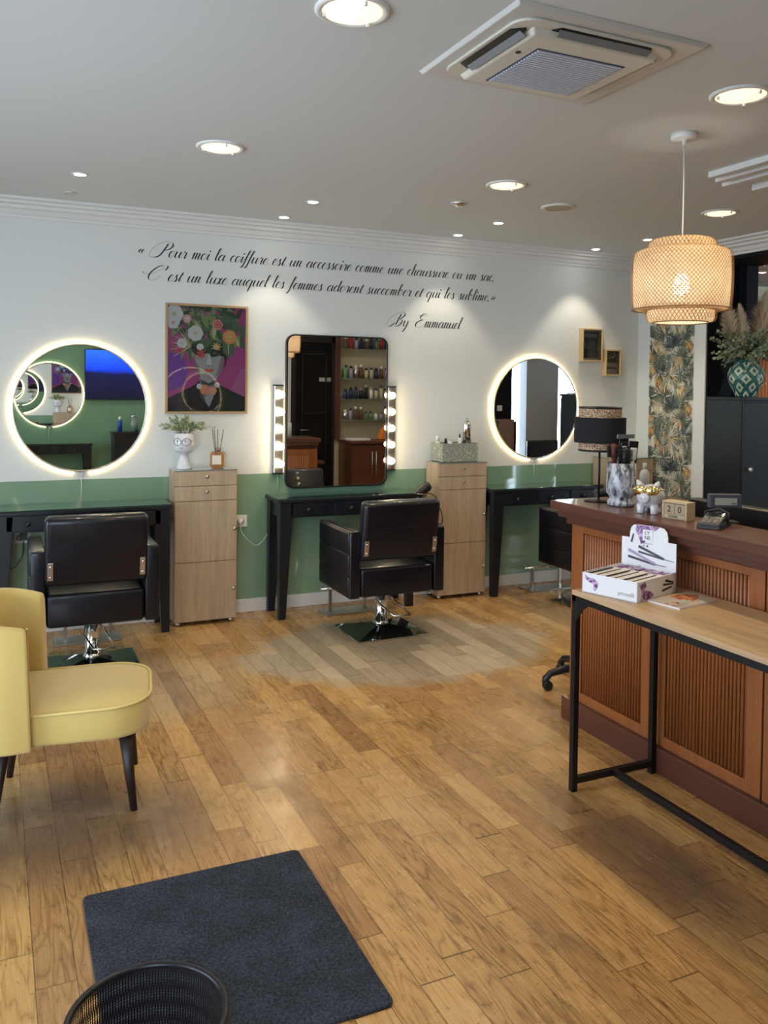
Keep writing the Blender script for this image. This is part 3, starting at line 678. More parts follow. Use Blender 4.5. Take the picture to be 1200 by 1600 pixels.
# bulb strips
def bulb_strip(x, label, bx=.006):
    t = thing('vanity_light', label, 'vanity light', (x, WY, .948), 0, 'bulb strips beside the tall mirror')
    MB().box(-.032, .032, -.032, 0, 0, .61).build('bar', 'steel', t, bevel=.006)
    MB().box(-.034, .034, -.034, 0, -.006, .004).box(-.034, .034, -.034, 0, .606, .614).build('end_cap', 'blackmetal', t)
    for i in range(5):
        z = .068+i*.1195
        s = MB().lathe([(.013, .03), (.013, .045)], (bx, 0, z), 16, mtx=Matrix.Rotation(R(90), 3, 'X')).build('socket', 'steel', t)
        MB().sphere((bx, -.068, z), .0245, 20, 14).build('light_bulb', 'bulb', t)
    return t
bulb_strip(1.800, 'chrome strip of five globe bulbs left of the tall mirror')
bulb_strip(2.663, 'chrome strip of five globe bulbs right of the tall mirror', -.014)
tag(MB().tube([(1.80, WY-.01, .945), (1.805, WY-.01, .88), (1.80, WY-.012, .822)], .0022, 6).build('power_cable', 'plastic_w'), 'thin white cable dropping from the left bulb strip to the table', 'cable')
tag(MB().tube([(2.63, WY-.01, .945), (2.628, WY-.01, .88), (2.632, WY-.012, .822)], .0022, 6).build('power_cable', 'plastic_w'), 'thin white cable dropping from the right bulb strip to the table', 'cable')

# poster
def poster():
    t = thing('framed_poster', 'oak-framed poster of a woman with flowers covering her head on magenta', 'poster', (1.031, WY, 1.363))
    Wd, Ht = .55, .724
    b = MB(); f = .014
    b.box(0, Wd, -.022, 0, 0, f).box(0, Wd, -.022, 0, Ht-f, Ht).box(0, f, -.022, 0, f, Ht-f).box(Wd-f, Wd, -.022, 0, f, Ht-f); b.build('frame', 'posterframe', t, bevel=.001)
    cs = dict(mag=(.28, .035, .16), pur=(.13, .03, .26), blk=(.006, .006, .007), skin=(.26, .26, .26), skin2=(.14, .14, .145), shade=(.05, .05, .055), lip=(.42, .06, .03), dg=(.018, .05, .025), mg=(.05, .10, .05), lg=(.16, .20, .09), ye=(.36, .36, .18), wh=(.72, .70, .66), pk=(.50, .20, .18), og=(.60, .20, .06), hi=(.30, .08, .2), ochre=(.5, .33, .12), red=(.4, .04, .05), grey=(.4, .4, .38))
    keys = list(cs); mats = [mat('print_'+k, tuple(min(.62, x*1.25) for x in cs[k]), .5) for k in keys]
    b = MB(); lay = [0]; r = random.Random(11)
    X = lambda u: f+u*(Wd-2*f); Z = lambda v: f+v*(Ht-2*f)
    def pl(pts, c):
        lay[0] += 1; y = -.006-.000012*lay[0]; b.m(keys.index(c)).poly([(X(min(1, max(0, u))), y, Z(min(1, max(0, v)))) for u, v in pts])
    def ell(u, v, a, c2, c, n=20, wob=0):
        pl([(u+a*math.cos(2*PI*i/n)*(1+wob*math.sin(5*2*PI*i/n)), v+c2*math.sin(2*PI*i/n)*(1+wob*math.sin(5*2*PI*i/n))) for i in range(n)], c)
    def leaf(u, v, a, L, w, c):
        dx, dy = math.cos(a), math.sin(a)*.76; px, py = -math.sin(a), math.cos(a)*.76
        pl([(u, v), (u+dx*L*.3+px*w, v+dy*L*.3+py*w), (u+dx*L*.7+px*w*.7, v+dy*L*.7+py*w*.7), (u+dx*L, v+dy*L), (u+dx*L*.7-px*w*.7, v+dy*L*.7-py*w*.7), (u+dx*L*.3-px*w, v+dy*L*.3-py*w)], c)
    pl([(0, 0), (1, 0), (1, 1), (0, 1)], 'mag')
    pl([(0, .56), (.18, .54), (.26, .40), (.22, .25), (0, .18)], 'pur')
    pl([(.8, .2), (.95, .42), (1, .40), (1, .14)], 'hi')
    pl([(0, 0), (0, .12), (.36, .26), (.40, .30), (.62, .27), (1, .14), (1, 0)], 'blk')     # coat
    pl([(.40, .34), (.42, .16), (.53, .045), (.56, .10), (.58, .18), (.64, .34)], 'skin2')   # throat
    pl([(.46, .12), (.53, .04), (.60, .16), (.55, .22)], 'skin')
    pl([(.40, .24), (.42, .13), (.53, .03), (.50, .07), (.45, .16)], 'shade'); pl([(.60, .18), (.57, .10), (.53, .035), (.62, .12), (.66, .26)], 'blk')
    pl([(.33, .52), (.36, .40), (.42, .31), (.52, .27), (.61, .30), (.68, .38), (.72, .52), (.70, .62), (.35, .62)], 'skin')   # jaw and cheeks
    pl([(.60, .31), (.68, .38), (.72, .52), (.68, .52), (.64, .40)], 'skin2'); pl([(.33, .52), (.36, .40), (.42, .31), (.40, .42)], 'skin2')
    pl([(.42, .31), (.52, .27), (.61, .30), (.58, .26), (.50, .235), (.43, .27)], 'shade')
    pl([(.49, .45), (.52, .44), (.56, .45), (.555, .49), (.53, .56), (.50, .49)], 'grey'); pl([(.48, .445), (.52, .43), (.57, .445), (.53, .438)], 'shade')
    pl([(.45, .395), (.50, .41), (.525, .40), (.55, .41), (.60, .395), (.55, .375), (.50, .375)], 'lip')
    pl([(.30, .56), (.42, .52), (.50, .56), (.60, .55), (.74, .52), (.74, .66), (.30, .66)], 'blk')   # hair
    pl([(.70, .60), (.73, .48), (.71, .40), (.75, .46), (.77, .60)], 'blk')
    # foliage mass
    for i in range(120):
        a = r.uniform(0, 2*PI); rr_ = r.random()**.6; u = .5+.45*rr_*math.cos(a); v = .80+.24*rr_*math.sin(a)
        if v < .53: continue
        leaf(u, v, r.uniform(0, 2*PI), r.uniform(.12, .28), r.uniform(.02, .05), r.choice(['dg', 'dg', 'mg', 'dg', 'mg', 'lg']))
    for i in range(10): leaf(.30, .62, R(120+i*10), .28, .009, 'ye' if i % 2 else 'lg')
    for i in range(10): leaf(.80, .92, R(160+i*18), .25, .010, 'mg')
    for s_ in (-1, 1): leaf(.78, .52, R(90+15*s_), .26, .055, 'mg')
    leaf(.78, .53, R(92), .24, .008, 'ye'); leaf(.86, .62, R(70), .18, .045, 'lg'); leaf(.92, .62, R(110), .16, .02, 'ye')
    leaf(.28, .88, R(-30), .2, .03, 'lg'); leaf(.34, .86, R(-60), .16, .022, 'ye'); leaf(.52, .74, R(-30), .2, .02, 'lg'); leaf(.6, .84, R(-95), .2, .03, 'ye')
    def flower(u, v, rad, c, c2, n=6):
        for i in range(n): a = 2*PI*i/n; ell(u+rad*.55*math.cos(a), v+rad*.42*math.sin(a), rad*.62, rad*.48, c)
        ell(u, v, rad*.25, rad*.2, c2)
        for i in range(3): ell(u+rad*.1, v, rad*(.75-.2*i), rad*(.58-.16*i), [c2, c][i % 2], 14, .08) if c in ('og', 'pk') else None
    flower(.08, .92, .10, 'wh', 'ye', 7); flower(.07, .84, .07, 'wh', 'pk', 6); flower(.24, .88, .05, 'pk', 'wh'); flower(.35, .745, .085, 'wh', 'ochre', 7)
    flower(.63, .835, .06, 'pk', 'red'); flower(.79, .72, .08, 'og', 'ochre', 7); flower(.18, .645, .055, 'wh', 'grey'); flower(.41, .615, .04, 'wh', 'grey')
    for i in range(9): leaf(.62, .62, R(i*40), .07, .010, 'ochre')
    for i in range(9): leaf(.42, .55, R(i*40), .075, .012, 'red')
    for i in range(7): leaf(.16, .58, R(i*50), .05, .01, 'red')
    ell(.60, .56, .05, .035, 'blk'); ell(.60, .56, .03, .02, 'shade')
    flower(.47, .21, .055, 'og', 'pk'); flower(.57, .20, .05, 'pk', 'ochre'); flower(.40, .24, .03, 'wh', 'pk'); flower(.63, .255, .03, 'wh', 'grey')
    o = b.build('print', mats, t, smooth='keep')
    MB().poly([(f, -.012, f), (Wd-f, -.012, f), (Wd-f, -.012, Ht-f), (f, -.012, Ht-f)]).build('acrylic_sheet', 'pane', t, smooth='keep')
poster()

# small box frames on the right
def box_frame(x0, x1, z0, z1, dep, label, kind):
    t = thing('box_frame', label, 'picture frame', (x0, WY, z0)); w_, h_ = x1-x0, z1-z0; f = .012
    MB().box(0, f, -dep, 0, 0, h_).box(w_-f, w_, -dep, 0, 0, h_).box(f, w_-f, -dep, 0, 0, f).box(f, w_-f, -dep, 0, h_-f, h_).build('frame', 'pinewood', t, bevel=.001)
    b = MB()
    if kind == 'tools':
        b.m(0).box(f, w_-f, -.014, 0, f, h_-f).m(1).box(.03, w_-.024, -.016, -.014, .03, h_-.024); r = random.Random(5)
        for i in range(9): b.m(2).box(.045+i*.014, .055+i*.014, -.0175, -.016, h_-.07+r.uniform(-.006, 0), h_-.045+r.uniform(0, .006))
        for i in range(4): b.m(2 if i % 3 == 0 else 3).box(.048+i*.028, .056+i*.028, -.0175, -.016, h_-.165, h_-.10-r.uniform(0, .01))
        b.m(3).box(.07, .12, -.0175, -.016, .05, .056)
        mats = [mat('mount_board', (.42, .40, .32), .6), mat('print_black', (.03, .03, .034), .5), mat('print_grey', (.25, .26, .28), .5), mat('print_dim', (.12, .12, .13), .5)]
    else:
        b.m(0).box(f, w_-f, -.014, 0, f, h_-f).m(1).box(f, w_-f, -.016, -.014, h_*.5, h_-f); r = random.Random(6)
        for i in range(26): u, v = r.uniform(f, w_-f-.02), r.uniform(h_*.5, h_-f-.014); b.m(r.choice([2, 2, 3])).box(u, u+r.uniform(.006, .02), -.0175, -.016, v, v+r.uniform(.004, .014))
        for i in range(9): b.m(3).box(.026+i*.0125, .034+i*.0125, -.0155, -.014, h_*.26, h_*.34)
        mats = [mat('mount_pale', (.48, .46, .40), .6), mat('print_olive', (.10, .11, .06), .5), mat('print_pale', (.42, .42, .32), .5), mat('print_dark', (.03, .035, .02), .5)]
    b.build('print', mats, t)
    MB().poly([(f, -dep+.01, f), (w_-f, -dep+.01, f), (w_-f, -dep+.01, h_-f), (f, -dep+.01, h_-f)]).build('glass_front', 'pane', t, smooth='keep')
box_frame(4.362, 4.57, 1.785, 2.055, .05, 'larger pine box frame with a dark print, higher of the two', 'tools')
box_frame(4.602, 4.762, 1.672, 1.890, .05, 'smaller pine box frame with a pale leafy print, lower of the two', 'leaf')

# sockets and wires
def socket(x, z, label, w_=.08, h_=.08, col='plastic_w'):
    t = thing('wall_socket', label, 'socket', (x, WY, z)); MB().box(-w_/2, w_/2, -.010, 0, -h_/2, h_/2).build('plate', col, t, bevel=.002)
    MB().lathe([(.02, 0), (.02, .003), (.0, .003)], (0, -.010, 0), 18, mtx=Matrix.Rotation(R(90), 3, 'X')).build('outlet', 'grey_light', t); return t
socket(1.548, .628, 'white double wall socket right of the first oak cabinet')
tag(MB().lathe([(.018, .0), (.018, .03), (.008, .04)], (1.535, WY-.012, .628), 16, mtx=Matrix.Rotation(R(90), 3, 'X')).tube(catmull([(1.535, WY-.05, .625), (1.54, WY-.05, .56), (1.60, WY-.04, .49), (1.66, WY-.03, .46), (1.72, WY-.03, .52), (1.76, WY-.02, .60), (1.79, WY-.015, .76)], 6), .0028, 7).build('power_cable', 'plastic_w'), 'white plug and looping cable from the socket to the middle table', 'cable')
socket(.155, .60, 'white wall socket under the leftmost dressing table', .12, .07)
tag(MB().box(.155, .195, WY-.05, WY-.012, .59, .63).tube(catmull([(.175, WY-.04, .59), (.17, WY-.04, .50), (.13, WY-.04, .43), (.06, WY-.03, .41)], 6), .003, 6).build('power_adapter', 'plastic_k'), 'black plug-in adapter with hanging cord under the leftmost table', 'adapter')

# ================================================================== DRESSING TABLES
def dressing_table(loc, label, knobs):
    t = thing('dressing_table', label, 'table', loc, 0, 'black dressing tables along the mirror wall')
    L = 1.02; D = .305
    MB().box(0, L, -D, 0, .778, .800).build('tabletop', 'blackwood', t, bevel=.003)
    MB().box(.004, L-.004, -D+.004, -.002, .800, .8065).build('glass_sheet', mat('table_glass', (.02, .05, .04), .03, coat=1), t, bevel=.001)
    b = MB().box(.03, L-.03, -D+.02, -D+.038, .675, .778).box(.03, .048, -D+.03, -.02, .675, .778).box(L-.048, L-.03, -D+.03, -.02, .675, .778).box(.03, L-.03, -.04, -.022, .675, .778); b.build('apron', 'blackwood', t)
    for i, kx in enumerate(knobs):
        d = MB().box(kx-.115, kx+.115, -D+.008, -D+.0195, .684, .772).build('drawer', 'blackwood', t, bevel=.002)
        MB().lathe([(.006, 0), (.006, .012), (.014, .018), (.016, .026), (.010, .033), (0, .035)], (kx, -D+.008, .727), 16, mtx=Matrix.Rotation(R(90), 3, 'X')).build('knob', 'blackwood', d)
    for x, s in ((.012, 1), (L-.012, -1)):
        for y0, y1, ty in ((-D+.008, -D+.075, -1), (-.07, -.008, 1)):
            w = .095
            if s > 0: a = (x, x+.048, y0 if ty < 0 else y1-.048, y0+.048 if ty < 0 else y1, 0.0); c = (x, x+w, y0, y1, .778)
            else: a = (x-.048, x, y0 if ty < 0 else y1-.048, y0+.048 if ty < 0 else y1, 0.0); c = (x-w, x, y0, y1, .778)
            MB().frustum(a, c).build('leg', 'blackwood', t, bevel=.002)
    return t
dressing_table((.006, WY-.003, 0), 'black dressing table on the left under the round mirror', (.185, .51, .835))
dressing_table((1.716, WY-.003, 0), 'black dressing table in the middle under the tall mirror', (.205, .515, .825))
dressing_table((3.372, WY-.003, 0), 'black dressing table on the right behind the table lamp', (.212, .525, .83))

# ================================================================== OAK CABINETS
def cabinet(loc, label, W_=.405, dep=.20):
    t = thing('oak_cabinet', label, 'cabinet', loc, 0, 'tall oak-look storage cabinets')
    MB().box(0, W_, -dep+.018, 0, .028, 1.0).build('carcass', 'cabwood', t, bevel=.001)
    MB().box(-.002, W_+.002, -dep-.002, 0, 1.0, 1.006).build('glass_top', mat('cabinet_glass_top', (.20, .26, .22), .05, coat=1), t)
    def kn(p, x, z): MB().lathe([(.004, 0), (.004, .008), (.011, .013), (.012, .019), (.006, .024), (0, .025)], (x, -dep, z), 14, mtx=Matrix.Rotation(R(90), 3, 'X')).build('knob', 'nickel', p)
    for z0, z1 in ((.905, .998), (.808, .901)):
        d = MB().box(.002, W_-.002, -dep, -dep+.017, z0, z1).build('drawer', 'cabwood', t, bevel=.001); kn(d, W_*.5, (z0+z1)/2+.012)
    for z0, z1 in ((.412, .804), (.028, .408)):
        d = MB().box(.002, W_-.002, -dep, -dep+.017, z0, z1).build('door', 'cabwood', t, bevel=.001); kn(d, W_-.022, (z0+z1)/2+.01)
    for x in (.03, W_-.03):
        for y in (-dep+.03, -.03): MB().lathe([(.018, 0), (.018, .028)], (x, y, 0), 14).build('caster', 'steel', t)
    return t
cabinet((1.057, WY-.018, 0), 'tall oak cabinet on the left carrying the face planter')
cabinet((2.962, WY-.018, 0), 'tall oak cabinet in the middle carrying the crackle-pattern box')
cabinet((4.515, WY-.018, 0), 'tall oak cabinet on the right, mostly hidden behind the lamp and vase', .405, .26)

# ================================================================== SALON CHAIRS
def salon_chair():
    t = thing('salon_chair', '', 'chair', (0, 0, 0), 0, 'black salon chairs')
    for s in (-1, 1):
        b = MB(); b.box(s*.285-.035, s*.285+.035, -.25, .27, .285, .69)
        for z0, z1 in ((.295, .418), (.422, .553), (.557, .682)): b.box(*((.300, .327) if s > 0 else (-.327, -.300)), -.238, .258, z0, z1)
        b.build('armrest', 'leather', t, bevel=.010, segs=3, smooth=True)
    MB().box(-.246, .246, -.245, .262, .285, .462).build('seat', 'leather', t, bevel=.022, segs=4, smooth=True)
    mt = Matrix.Translation((0, -.225, .512)) @ Matrix.Rotation(R(9), 4, 'X')
    b = MB().xbox(mt, -.256, .256, -.045, .045, 0, .365); b.build('backrest', 'leather', t, bevel=.03, segs=4, smooth=True)
    b = MB()
    for z in (.115, .205):
        b.xbox(mt, -.17, .17, -.0475, -.044, z, z+.003)
    for x in (-.085, 0, .085): b.xbox(mt, x-.0015, x+.0015, -.0475, -.044, .06, .20)
    b.build('seam', mat('dark_thread', (.004, .004, .006), .8), t)
    for s in (-1, 1):
        p = MB().xbox(mt, s*.228-.014, s*.228+.014, -.053, -.046, .04, .135).build('bracket', 'steel', t, bevel=.004)
        b = MB()
        for z in (.06, .115): b.sphere(mt @ Vector((s*.228, -.054, z)), .006, 10, 6)
        b.build('screw', 'chrome', p)
    MB().lathe([(.065, .286), (.065, .278), (.038, .276), (.038, .082), (.044, .08), (.046, .066), (.05, .062), (.05, .05)], n=28).build('column', 'chrome', t)
    b = MB(); z = .0; b.box(-.245, .245, -.215, .215, 0, .012); b.build('base_edge', 'chrome', t, bevel=.003)
    b = MB(); A = [(-.236, -.206, .0122), (.236, -.206, .0122), (.236, .206, .0122), (-.236, .206, .0122)]; B = [(-.05, -.05, .052), (.05, -.05, .052), (.05, .05, .052), (-.05, .05, .052)]
    b._add(A+B, [(0, 1, 5, 4), (1, 2, 6, 5), (2, 3, 7, 6), (3, 0, 4, 7), (4, 5, 6, 7)]); b.build('base_plate', 'blackglass', t)
    b = MB(); b.tube([(-.035, 0, .235), (-.05, -.09, .20), (-.01, -.215, .150), (.10, -.225, .150), (.055, -.07, .215), (.03, 0, .24)], .0055, 8); b.build('pump_lever', 'chrome', t)
    return t
c1 = salon_chair(); c1.location = (.503, 4.90, 0); c1.rotation_euler = (0, 0, R(-1)); c1['label'] = 'black salon chair on the left, partly behind the yellow armchair'
dup(c1, (2.252, 4.90, 0), R(0), 'black salon chair in the middle, facing the tall mirror')
dup(c1, (3.975, 4.92, 0), R(0), 'black salon chair on the right, half hidden by the reception counter')

def footrest(loc, label):
    t = thing('footrest', label, 'footrest', loc, 0, 'chrome footrests under the dressing tables')
    MB().box(-.19, .19, -.085, .085, 0, .012).build('plate', 'steel', t, bevel=.003)
    for x in (-.13, .13): MB().box(x-.010, x+.010, -.010, .010, .012, .165).build('post', 'steel', t)
    MB().tube([(-.20, .0, .172), (.20, 0, .172)], .011, 12).build('bar', 'chrome', t); return t
footrest((.53, 5.395, 0), 'chrome footrest in front of the left salon chair')
footrest((2.235, 5.415, 0), 'chrome footrest in front of the middle salon chair')
footrest((3.93, 5.47, 0), 'chrome footrest in front of the right salon chair')

# ================================================================== YELLOW ARMCHAIR
def yellow_chair():
    t = thing('yellow_armchair', 'yellow velvet cocktail chair with dark tapered legs at the left edge', 'armchair', (.267, 3.388, 0), R(-9))
    # seat outline in plan (x forward)
    def outline(inset=0):
        x0, x1, hy, r = -.25, .292, .252, .15
        pts = []
        for i in range(9): a = R(-90+90*i/8); pts.append((x1-r+(r-inset)*math.cos(a), -hy+r+(r-inset)*math.sin(a)))
        for i in range(9): a = R(0+90*i/8); pts.append((x1-r+(r-inset)*math.cos(a), hy-r+(r-inset)*math.sin(a)))
        pts += [(x0, hy-inset), (x0, -hy+inset)]
        return pts
    b = MB(); rings = []
    for ins, z in ((.02, .283), (.004, .288), (0, .30), (0, .384), (.001, .392), (.010, .396), (.05, .409), (.10, .419), (.14, .423)):
        rings.append([(x, y, z+(.010*(x+.25)/.54 if z > .3 else 0)) for x, y in outline(ins)])
    n = len(rings[0]); vs = [p for r_ in rings for p in r_]
    b._add(vs, [(i*n+k, i*n+(k+1) % n, (i+1)*n+(k+1) % n, (i+1)*n+k) for i in range(len(rings)-1) for k in range(n)]+[tuple(range(n))[::-1], tuple((len(rings)-1)*n+k for k in range(n))], True)
    seat = b.build('seat', 'velvet', t)
    MB().tube([(x, y, .394+.010*(x+.25)/.54) for x, y in [(-.10, -.256), (.05, -.256)]+outline(-.004)[:18]+[(.05, .256), (-.10, .256)]], .0052, 8).build('piping', mat('pale_velvet_piping', (.70, .54, .20), .6), seat)
    # wrap-around back: plan curve of mid-line, with wings forward
    plan = catmull([(-.105, -.262, 0), (-.20, -.275, 0), (-.275, -.235, 0), (-.315, -.12, 0), (-.325, 0, 0), (-.315, .12, 0), (-.275, .235, 0), (-.20, .275, 0), (-.105, .262, 0)], 6)
    m = len(plan); th = .03; cs = []
    for i, p in enumerate(plan):
        a = plan[max(i-1, 0)]; c = plan[min(i+1, m-1)]; d = (c-a).normalized(); nrm = Vector((d.y, -d.x, 0))
        u = abs(i/(m-1)-.5)*2; lean = -.03*(1-u); top = .745-.040*u**3
        ring = []
        for (o, z) in ((-th, .284), (-th, .50), (-th, top-.03), (-th*.6, top-.006), (0, top), (th*.6, top-.006), (th, top-.03), (th, .50), (th, .284)):
            zz = z; sl = (zz-.28)/.5
            ring.append(p+nrm*o+Vector((lean*sl-.03*u*0, 0, zz)) + (Vector((-.02*sl*u, 0, 0))))
        cs.append(ring)
    k = len(cs[0]); vs = [v for r_ in cs for v in r_]
    b = MB(); b._add(vs, [(i*k+j, i*k+(j+1) % k, (i+1)*k+(j+1) % k, (i+1)*k+j) for i in range(m-1) for j in range(k)]+[tuple(range(k))[::-1], tuple((m-1)*k+j for j in range(k))], True)
    bk = b.build('backrest', 'velvet', t); bv = bk.modifiers.new('bevel', 'BEVEL'); bv.width = .018; bv.segments = 3; bv.limit_method = 'ANGLE'; bv.angle_limit = R(60)
    for e in (0,):
        MB().tube([tuple(v+Vector((.004, 0, 0))) for v in cs[e][(0 if e else 4):(5 if e else 9)]], .004, 6).build('piping', 'velvet', bk)
    for x, y in ((.237, -.196), (.237, .196), (-.237, -.196), (-.237, .196)):
        MB().tube([(x, y, 0), (x*.86, y*.86, .285)], [.0125, .024], 14).build('leg', 'darkleg', t)
yellow_chair()

# ================================================================== DOOR MAT, MESH BASKET
b = MB(); b.prism(rrect(-.34, .34, -.40, .375, .02, 4), .009, (0, 0, .0), (1, 0, 0), (0, 1, 0)); tag(b.build('door_mat', 'mat', bevel=.003, loc=(.583, 2.285, 0), rotz=R(-.5)), 'dark charcoal pile door mat lying on the parquet', 'mat')
t = thing('mesh_basket', 'black wire mesh basket with a tubular rim at the bottom edge', 'basket', (.235, 1.42, .0095))
H = .49; rt, rb = .126, .105
b = MB(); nv = 150; nh = 95
for k in range(nv):
    a = 2*PI*k/nv
    for dr in (1,):
        a2 = a+.5; w = .0011
        vs = []
        for j in range(7):
            u = j/6; r_ = rb+(rt-rb)*u; aa = a+.35*u
            vs += [(r_*math.cos(aa-w/r_), r_*math.sin(aa-w/r_), H*u), (r_*math.cos(aa+w/r_), r_*math.sin(aa+w/r_), H*u)]
        b._add(vs, [(2*i, 2*i+1, 2*i+3, 2*i+2) for i in range(6)])
        vs = []
        for j in range(7):
            u = j/6; r_ = rb+(rt-rb)*u; aa = a-.35*u
            vs += [(r_*math.cos(aa-w/r_), r_*math.sin(aa-w/r_), H*u), (r_*math.cos(aa+w/r_), r_*math.sin(aa+w/r_), H*u)]
        b._add(vs, [(2*i, 2*i+1, 2*i+3, 2*i+2) for i in range(6)])
for j in range(nh):
    u = j/nh; r_ = rb+(rt-rb)*u; z = H*u; vs = []
    for k in range(48): a = 2*PI*k/48; vs += [(r_*math.cos(a), r_*math.sin(a), z-.0006), (r_*math.cos(a), r_*math.sin(a), z+.0006)]
    b._add(vs, [(2*i, 2*i+1, (2*i+3) % 96, (2*i+2) % 96) for i in range(48)])
b.build('mesh_wall', 'blackmetal', t, smooth='keep')
MB().tube([(.129*math.cos(2*PI*i/64), .129*math.sin(2*PI*i/64), H) for i in range(64)], .0058, 10, closed=True).build('rim', mat('dark_steel_rim', (.03, .03, .035), .3, .6), t)
MB().lathe([(rb, 0), (rb, .006)], n=40).build('base', 'blackmetal', t)

# ================================================================== RECEPTION COUNTER
FX = 2.475
t = thing('reception_counter', 'mahogany reception counter with reeded panels and moulded dark top', 'counter', (FX, 3.24, 0))
o = lambda b_, n_, m_, p_=t, **k: b_.build(n_, m_, p_, **k)
o(MB().box(0.012, .15, -2.9, 0, 0, .93).box(.15, .50, -.40, 0, 0, .93), 'body', 'mahogany')
o(MB().prism([(-.028, -2.9), (.0118, -2.9), (.0118, .0005), (.50, .0005), (.50, .028), (-.028, .028)], .105, (0, 0, 0), (1, 0, 0), (0, 1, 0)), 'plinth', 'mahogany_dark', bevel=.004)
b = MB(); b.prism([(-.11, -2.95), (.155, -2.95), (.155, -.40), (.53, -.40), (.53, .03), (-.11, .03)], .042, (0, 0, .995), (1, 0, 0), (0, 1, 0)); o(b, 'countertop', 'mahogany_dark', bevel=.005)
b = MB()
for f_, z0_, z1_ in ((.075, .962, .9948), (.045, .930, .9618)): b.prism([(-f_, -2.93), (.13, -2.93), (.13, -.38), (.51, -.38), (.51, f_-.055), (-f_, f_-.055)], z1_-z0_, (0, 0, z0_), (1, 0, 0), (0, 1, 0))
o(b, 'moulding', 'mahogany_dark', bevel=.006, segs=3)
# modules: stiles, rails and reeded fields
def module(ya, yb, ra, rb_):   # ya far edge, yb near edge (local y, negative toward viewer)
    p = MB().box(-.003, .012, ra, ya, .105, .93).box(-.003, .012, yb, rb_, .105, .93).box(-.003, .012, rb_, ra, .105, .15).box(-.003, .012, rb_, ra, .892, .93).build('panel', 'mahogany', t, bevel=.002)
    b = MB(); n = 23; w = (ra-rb_)/n
    for i in range(n):
        y = rb_+w*(i+.5); pts = []
        r_ = w*.40
        b.tube([(.009, y, .152), (.009, y, .884), (.010, y, .890)], [r_, r_, r_*.3], 8)
    b.build('reeding', 'mahogany', p)
module(0, -.545, -.082, -.485)
module(-.556, -1.098, -.622, -1.030)
module(-1.106, -1.65, -1.17, -1.58)
module(-1.658, -2.2, -1.72, -2.13)
p = MB().box(.06, .44, .0, .006, .15, .9).build('end_panel', 'mahogany', t, bevel=.002)
b = MB()
for i in range(16): b.tube([(.10+i*.02, .006, .2), (.10+i*.02, .006, .86)], .007, 8)
b.build('reeding', 'mahogany', p)

# console table in front
t = thing('console_table', 'narrow oak-topped console table with black steel frame before the counter', 'table', (2.03, 2.66, 0))
MB().box(-.012, .415, -2.0, -.022, .768, .786).build('tabletop', 'tabletop', t, bevel=.001)
S_ = .024
for x in (0, .392): MB().box(x, x+S_, -.03, -.006, 0, .768).build('leg', 'blackmetal', t, bevel=.001)
for x in (0, .392): MB().box(x, x+S_, -1.98, -1.956, 0, .768).build('leg', 'blackmetal', t, bevel=.001)
MB().box(0, S_, -1.98, -.006, .740, .768).box(.392, .392+S_, -1.98, -.006, .740, .768).box(0, .416, -.03, -.006, .740, .768).box(0, .416, -1.98, -1.956, .740, .768).build('top_frame', 'blackmetal', t, bevel=.001)
MB().box(S_, .392, -.03, -.006, .03, .054).box(.196, .22, -1.956, -.03, .03, .054).box(S_, .392, -1.98, -1.956, .03, .054).build('floor_rail', 'blackmetal', t, bevel=.001)
b = MB(); b.prism([(0, 0), (0, -.075), (.02, -.05), (.045, -.022), (.075, 0)], .004, (.004, -.03, .741), (0, -1, 0), (0, 0, 1)); b.build('gusset', 'blackmetal', t)

# ------------------------------------------------------------------ display box of straighteners on the table
th_ = math.atan2(.08, .27)
t = thing('display_box', 'white counter display box of hair straighteners with an upright printed card', 'display box', (2.035, 2.60, .7862), 0)
ux = Vector((.27, .085, 0)).normalized(); uy = Vector((.085, -.27, 0)).normalized()   # ux: along right side (away), uy: along front-left face toward viewer-right
Wb, Db, Hb = .235, .275, .075
def bx(b, u0, u1, v0, v1, z0, z1):
    vs = []
    for z in (z0, z1):
        for u, v in ((u0, v0), (u1, v0), (u1, v1), (u0, v1)): q_ = uy*u+ux*v; vs.append((q_.x, q_.y, z))
    b._add(vs, [(0, 1, 2, 3), (4, 7, 6, 5), (0, 4, 5, 1), (1, 5, 6, 2), (2, 6, 7, 3), (3, 7, 4, 0)])
b = MB(); bx(b, 0, Wb, 0, .003, 0, Hb); bx(b, 0, Wb, Db-.003, Db, 0, Hb); bx(b, 0, .003, 0, Db, 0, Hb); bx(b, Wb-.003, Wb, 0, Db, 0, Hb); bx(b, 0, Wb, 0, Db, 0, .003)
tray = b.build('tray', 'paper', t)
for i in range(6):
    b = MB(); bx(b.m(0), .008+i*.0375, .041+i*.0375, .01, Db-.012, .01, .066+.003*(i % 2)); bx(b.m(1), .012+i*.0375, .0145+i*.0375, .02, Db-.09, .0665, .0715); bx(b.m(2), .015+i*.0375, .037+i*.0375, Db-.06, Db-.016, .067, .0715)
    b.build('product_carton', [mat('cream_carton', (.66, .62, .60), .5), 'plastic_k', 'purple'], t)
